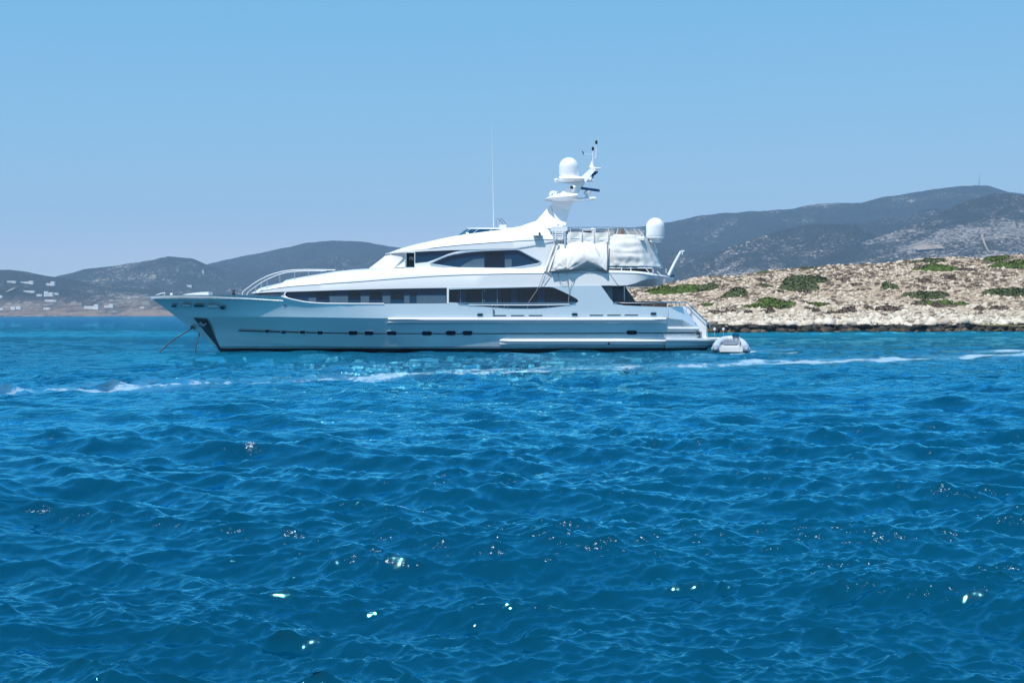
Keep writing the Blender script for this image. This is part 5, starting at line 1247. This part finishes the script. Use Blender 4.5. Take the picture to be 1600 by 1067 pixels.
m_ = MB(); m_.box((PX(1088.5, -3.6), -3.72, P(1088, 522.6, -3.6).z), (PX(1093.6, -3.6), -3.3, P(1088, 519.2, -3.6).z)); m_.build('fender_bracket', black_m, hull, smoothit=False)
m_ = MB(); pp = on_hull(951.3, 537, .12); m_.tube([on_hull(951.3, 535, .24), on_hull(951.3, 538.5, .22)], .05, 8); m_.build('drain_flap', black_m, hull)

# ---------------- foredeck gear and rails
FD = -1.2
m_ = MB(); m_.slab([(284, 460.6), (296, 458.4), (312, 456.6), (325.4, 456), (326, 461)], [], lambda u, v: P(u, v, -.7), lambda u, v: (lambda p: Vector((p.x, .7, p.z)))(P(u, v, -.7))); m_.build('bow_hatch', gel_m, yacht, ang=20)
m_ = MB(); m_.tube([P(243, 461.2, 0), P(250, 459, 0), P(258, 457.4, 0)], [.02, .03, .03], 6); m_.tube([P(258, 457.4, 0), P(256.5, 461.4, 0)], .02, 5); m_.build('jack_staff', gel_m, yacht)
m_ = MB(); m_.lathe([(.10, -.2), (.12, 0), (.07, .12), (.13, .2), (.1, .28)], P(365, 459.4, -.8), 12); m_.build('windlass', black_m, yacht)
m_ = MB(); m_.lathe([(.09, -.2), (.11, 0), (.08, .1)], P(268, 460, -.3), 12); m_.build('bollard', gel_m, yacht)
for y in (-2.75,):
    s = 1 if y < 0 else -1; yy = y
    m_ = MB(); m_.tube([P(u, v, -2.75).lerp(P(u, v, -2.75), 1) * 1 if s > 0 else (lambda p: Vector((p.x, 2.75, p.z)))(P(u, v, -2.75)) for u, v in cr([(378.4, 462), (380.2, 456), (388, 449.4), (402, 439.6), (420, 430.6), (438, 425), (456, 422.2), (478, 421.4), (500, 421.6), (524, 422)], 5)], .033, 8); m_.build('bow_rail', gel_m, yacht)
    m_ = MB(); m_.tube([(lambda p: Vector((p.x, y, p.z)))(P(u, v, -2.75)) for u, v in cr([(385.6, 462), (388, 456.4), (397, 449.4), (410, 440.6), (424, 433.6), (440, 427.6), (458, 424.4), (480, 423.4), (510, 423)], 5)], .028, 8); m_.build('bow_rail', gel_m, yacht)
    for u0, v0, u1, v1 in ((399.6, 448, 399.8, 457.5), (407.8, 442, 408, 455), (417, 437, 417.4, 452), (437, 428.6, 437.4, 446), (460, 424.4, 460, 438), (482, 423.4, 482, 433), (502, 422.6, 502, 429)):
        m_ = MB(); m_.tube([(lambda p: Vector((p.x, y, p.z)))(P(u, v, -2.75)) for u, v in ((u0, v0), (u1, v1))], .02, 5); m_.build('stanchion', steel_ym, yacht)
# anchor lines
rope_m = paint('anchor_chain_steel', (0.06, 0.08, 0.09), .6, var=.2)
for a, mids in (((302.5, 511.6), [(270, 531), (242, 547.4)]), ((312, 520.6), [(307, 536), (303.6, 551)])):
    m_ = MB(); pts = [P(*a, -.35)] + [P(u, v, -.5) for u, v in mids]; pts[-1].z = -.3; m_.tube(pts, .045, 6); m_.build('anchor_chain', rope_m, yacht)
m_ = MB(); m_.tube([P(297.6, 511, -.3), P(301, 510.6, -.3), P(305, 514, -.3)], .08, 8); m_.build('chain_roller', rope_m, yacht)
# lashing lines on the covers
ln_m = paint('lashing_line', (0.34, 0.34, 0.35), .8, var=.1)
for pts in ([(850.6, 425.6), (845, 440), (838, 455), (826, 472.4)], [(858, 429), (848, 443), (843, 450)], [(872, 425), (873.4, 437), (876, 441.4), (881.6, 445), (886.4, 442.4), (886.8, 430)], [(896.6, 434), (892, 447), (889.4, 456), (888, 473)], [(886, 427), (887.6, 443), (890, 458)]):
    m_ = MB(); m_.tube([P(u, v, -4.16 if v > 424 else -4.1) for u, v in pts], .02, 5); m_.build('lashing_line', ln_m, yacht)
# ------------------------------------------------------------------ the inflatable tender made fast astern
tp0 = W(1142, 548.5, 93.0); tender = empty('inflatable_tender', (tp0.x, 93.0, 0.0), R(-8))
tag(tender, 'small grey and white inflatable boat tied behind the yacht\'s stern', 'inflatable boat')
tube_m = paint('grey_inflatable_rubber', (0.50, 0.54, 0.60), .35, var=.05, scale=2)
tubew_m = paint('white_tender_hull', (0.76, 0.77, 0.78), .35, var=.04, scale=2)
cone_m = paint('dark_tube_cone', (0.26, 0.31, 0.39), .35, var=.06)
TR = .225
left = [(-.98, 0.0, .26), (-.97, .7, .30), (-.93, 1.6, .40), (-.80, 2.4, .58), (-.52, 3.0, .74), (-.18, 3.25, .82)]
pth = cr([p[:2] for p in left], 5); zs = np.interp([p[1] for p in pth], [p[1] for p in left], [p[2] for p in left])
L3 = [Vector((p[0], p[1], z)) for p, z in zip(pth, zs)]
full = L3 + [Vector((-p.x, p.y, p.z)) for p in reversed(L3)]
m_ = MB(); m_.tube(full, TR, 14); tb = m_.build('tube', tube_m, tender, ang=60)
for s in (-1, 1):
    m_ = MB(); m_.tube([Vector((s * .98, .02, .26)), Vector((s * .98, -.25, .25)), Vector((s * .99, -.5, .22)), Vector((s * 1.0, -.66, .19))], [TR * 1.02, TR * .95, TR * .62, TR * .2], 14); m_.build('tube_end', cone_m, tb, ang=60)
    m_ = MB(); m_.tube([Vector((s * (abs(p.x) + TR * 1.0) if True else 0, p.y, p.z - .05)) for p in L3[:-4]], .045, 6); m_.build('rubbing_strake', tubew_m, tb)
m_ = MB(); m_.loft([[(-.74, .06, .28), (-.72, .06, .02), (0, .06, -.2), (.72, .06, .02), (.74, .06, .28)], [(-.72, 1.6, .42), (-.7, 1.6, .10), (0, 1.6, -.15), (.7, 1.6, .10), (.72, 1.6, .42)], [(-.35, 2.9, .6), (-.3, 2.9, .4), (0, 2.9, .2), (.3, 2.9, .4), (.35, 2.9, .6)]]); m_.build('rigid_hull', tubew_m, tender)
m_ = MB(); m_.box((-.76, -.02, .04), (.76, .05, .30)); m_.box((-.70, .052, .18), (.70, 2.4, .24)); m_.build('transom_board', tubew_m, tender, smoothit=False)
def cushion(name, a, b, mat_, r=.05, parent=tender):
    m_ = MB(); m_.box(a, b); o = m_.build(name, mat_, parent, smoothit=False)
    bm = bmesh.new(); bm.from_mesh(o.data); bmesh.ops.bevel(bm, geom=bm.edges[:], offset=r, segments=2, affect='EDGES'); bm.to_mesh(o.data); bm.free(); shade(o.data, 40); return o
cushion('stern_seat', (-.60, .20, .26), (.60, .62, .44), canvas_m)
cushion('seat_back', (-.50, .66, .46), (.46, .80, .76), grey_m)
cushion('bench', (-.50, .75, .25), (.46, 1.2, .58), canvas_m)
cushion('console', (.08, 1.7, .24), (.62, 2.1, .98), tube_m)
m_ = MB(); m_.add([(.10, 1.72, .98), (.60, 1.72, .98), (.55, 1.95, 1.22), (.15, 1.95, 1.22), (.10, 1.76, .98), (.60, 1.76, .98), (.55, 1.99, 1.22), (.15, 1.99, 1.22)], [(0, 1, 2, 3), (7, 6, 5, 4), (0, 4, 5, 1), (1, 5, 6, 2), (2, 6, 7, 3), (3, 7, 4, 0)]); m_.build('windscreen', glass_m, tender, smoothit=False)
m_ = MB(); m_.tube([(.35 + .16 * math.cos(a), 1.62 + .03 * math.sin(a), .86 + .16 * math.sin(a)) for a in np.linspace(0, 6.283, 16)], .02, 6, caps=False); m_.build('steering_wheel', black_m, tender)
cushion('bow_locker', (-.35, 2.3, .25), (.35, 2.75, .52), canvas_m)
rp_ = MB(); a = tp0; q0 = Vector((tp0.x - 1.0, 94.5, .5)); q1 = Vector((P(1128, 528, -2.0).x + X0, YC - 2.0, .95))
rp_.tube([q0, (q0 + q1) / 2 - Vector((0, 0, .12)), q1], .018, 5); rr_ = rp_.build('painter_rope', ln_m)
tag(rr_, 'thin rope tying the inflatable boat to the bathing platform', 'rope')
# ------------------------------------------------------------------ the sea air
hz = MB(); hz.box((-3800, -3800, -5.2), (3800, 6400, 460))
hm, hn, hl_, hb_ = new_mat('sea_haze'); hn.remove(hb_)
pv = hn.new('ShaderNodeVolumePrincipled'); pv.inputs['Color'].default_value = (0.40, 0.67, 1.0, 1); pv.inputs['Density'].default_value = 0.000135; pv.inputs['Anisotropy'].default_value = 0.0
hl_.new(pv.outputs[0], hn['Material Output'].inputs['Volume'])
ho = hz.build('haze', hm, smoothit=False); tag(ho, kind='stuff')
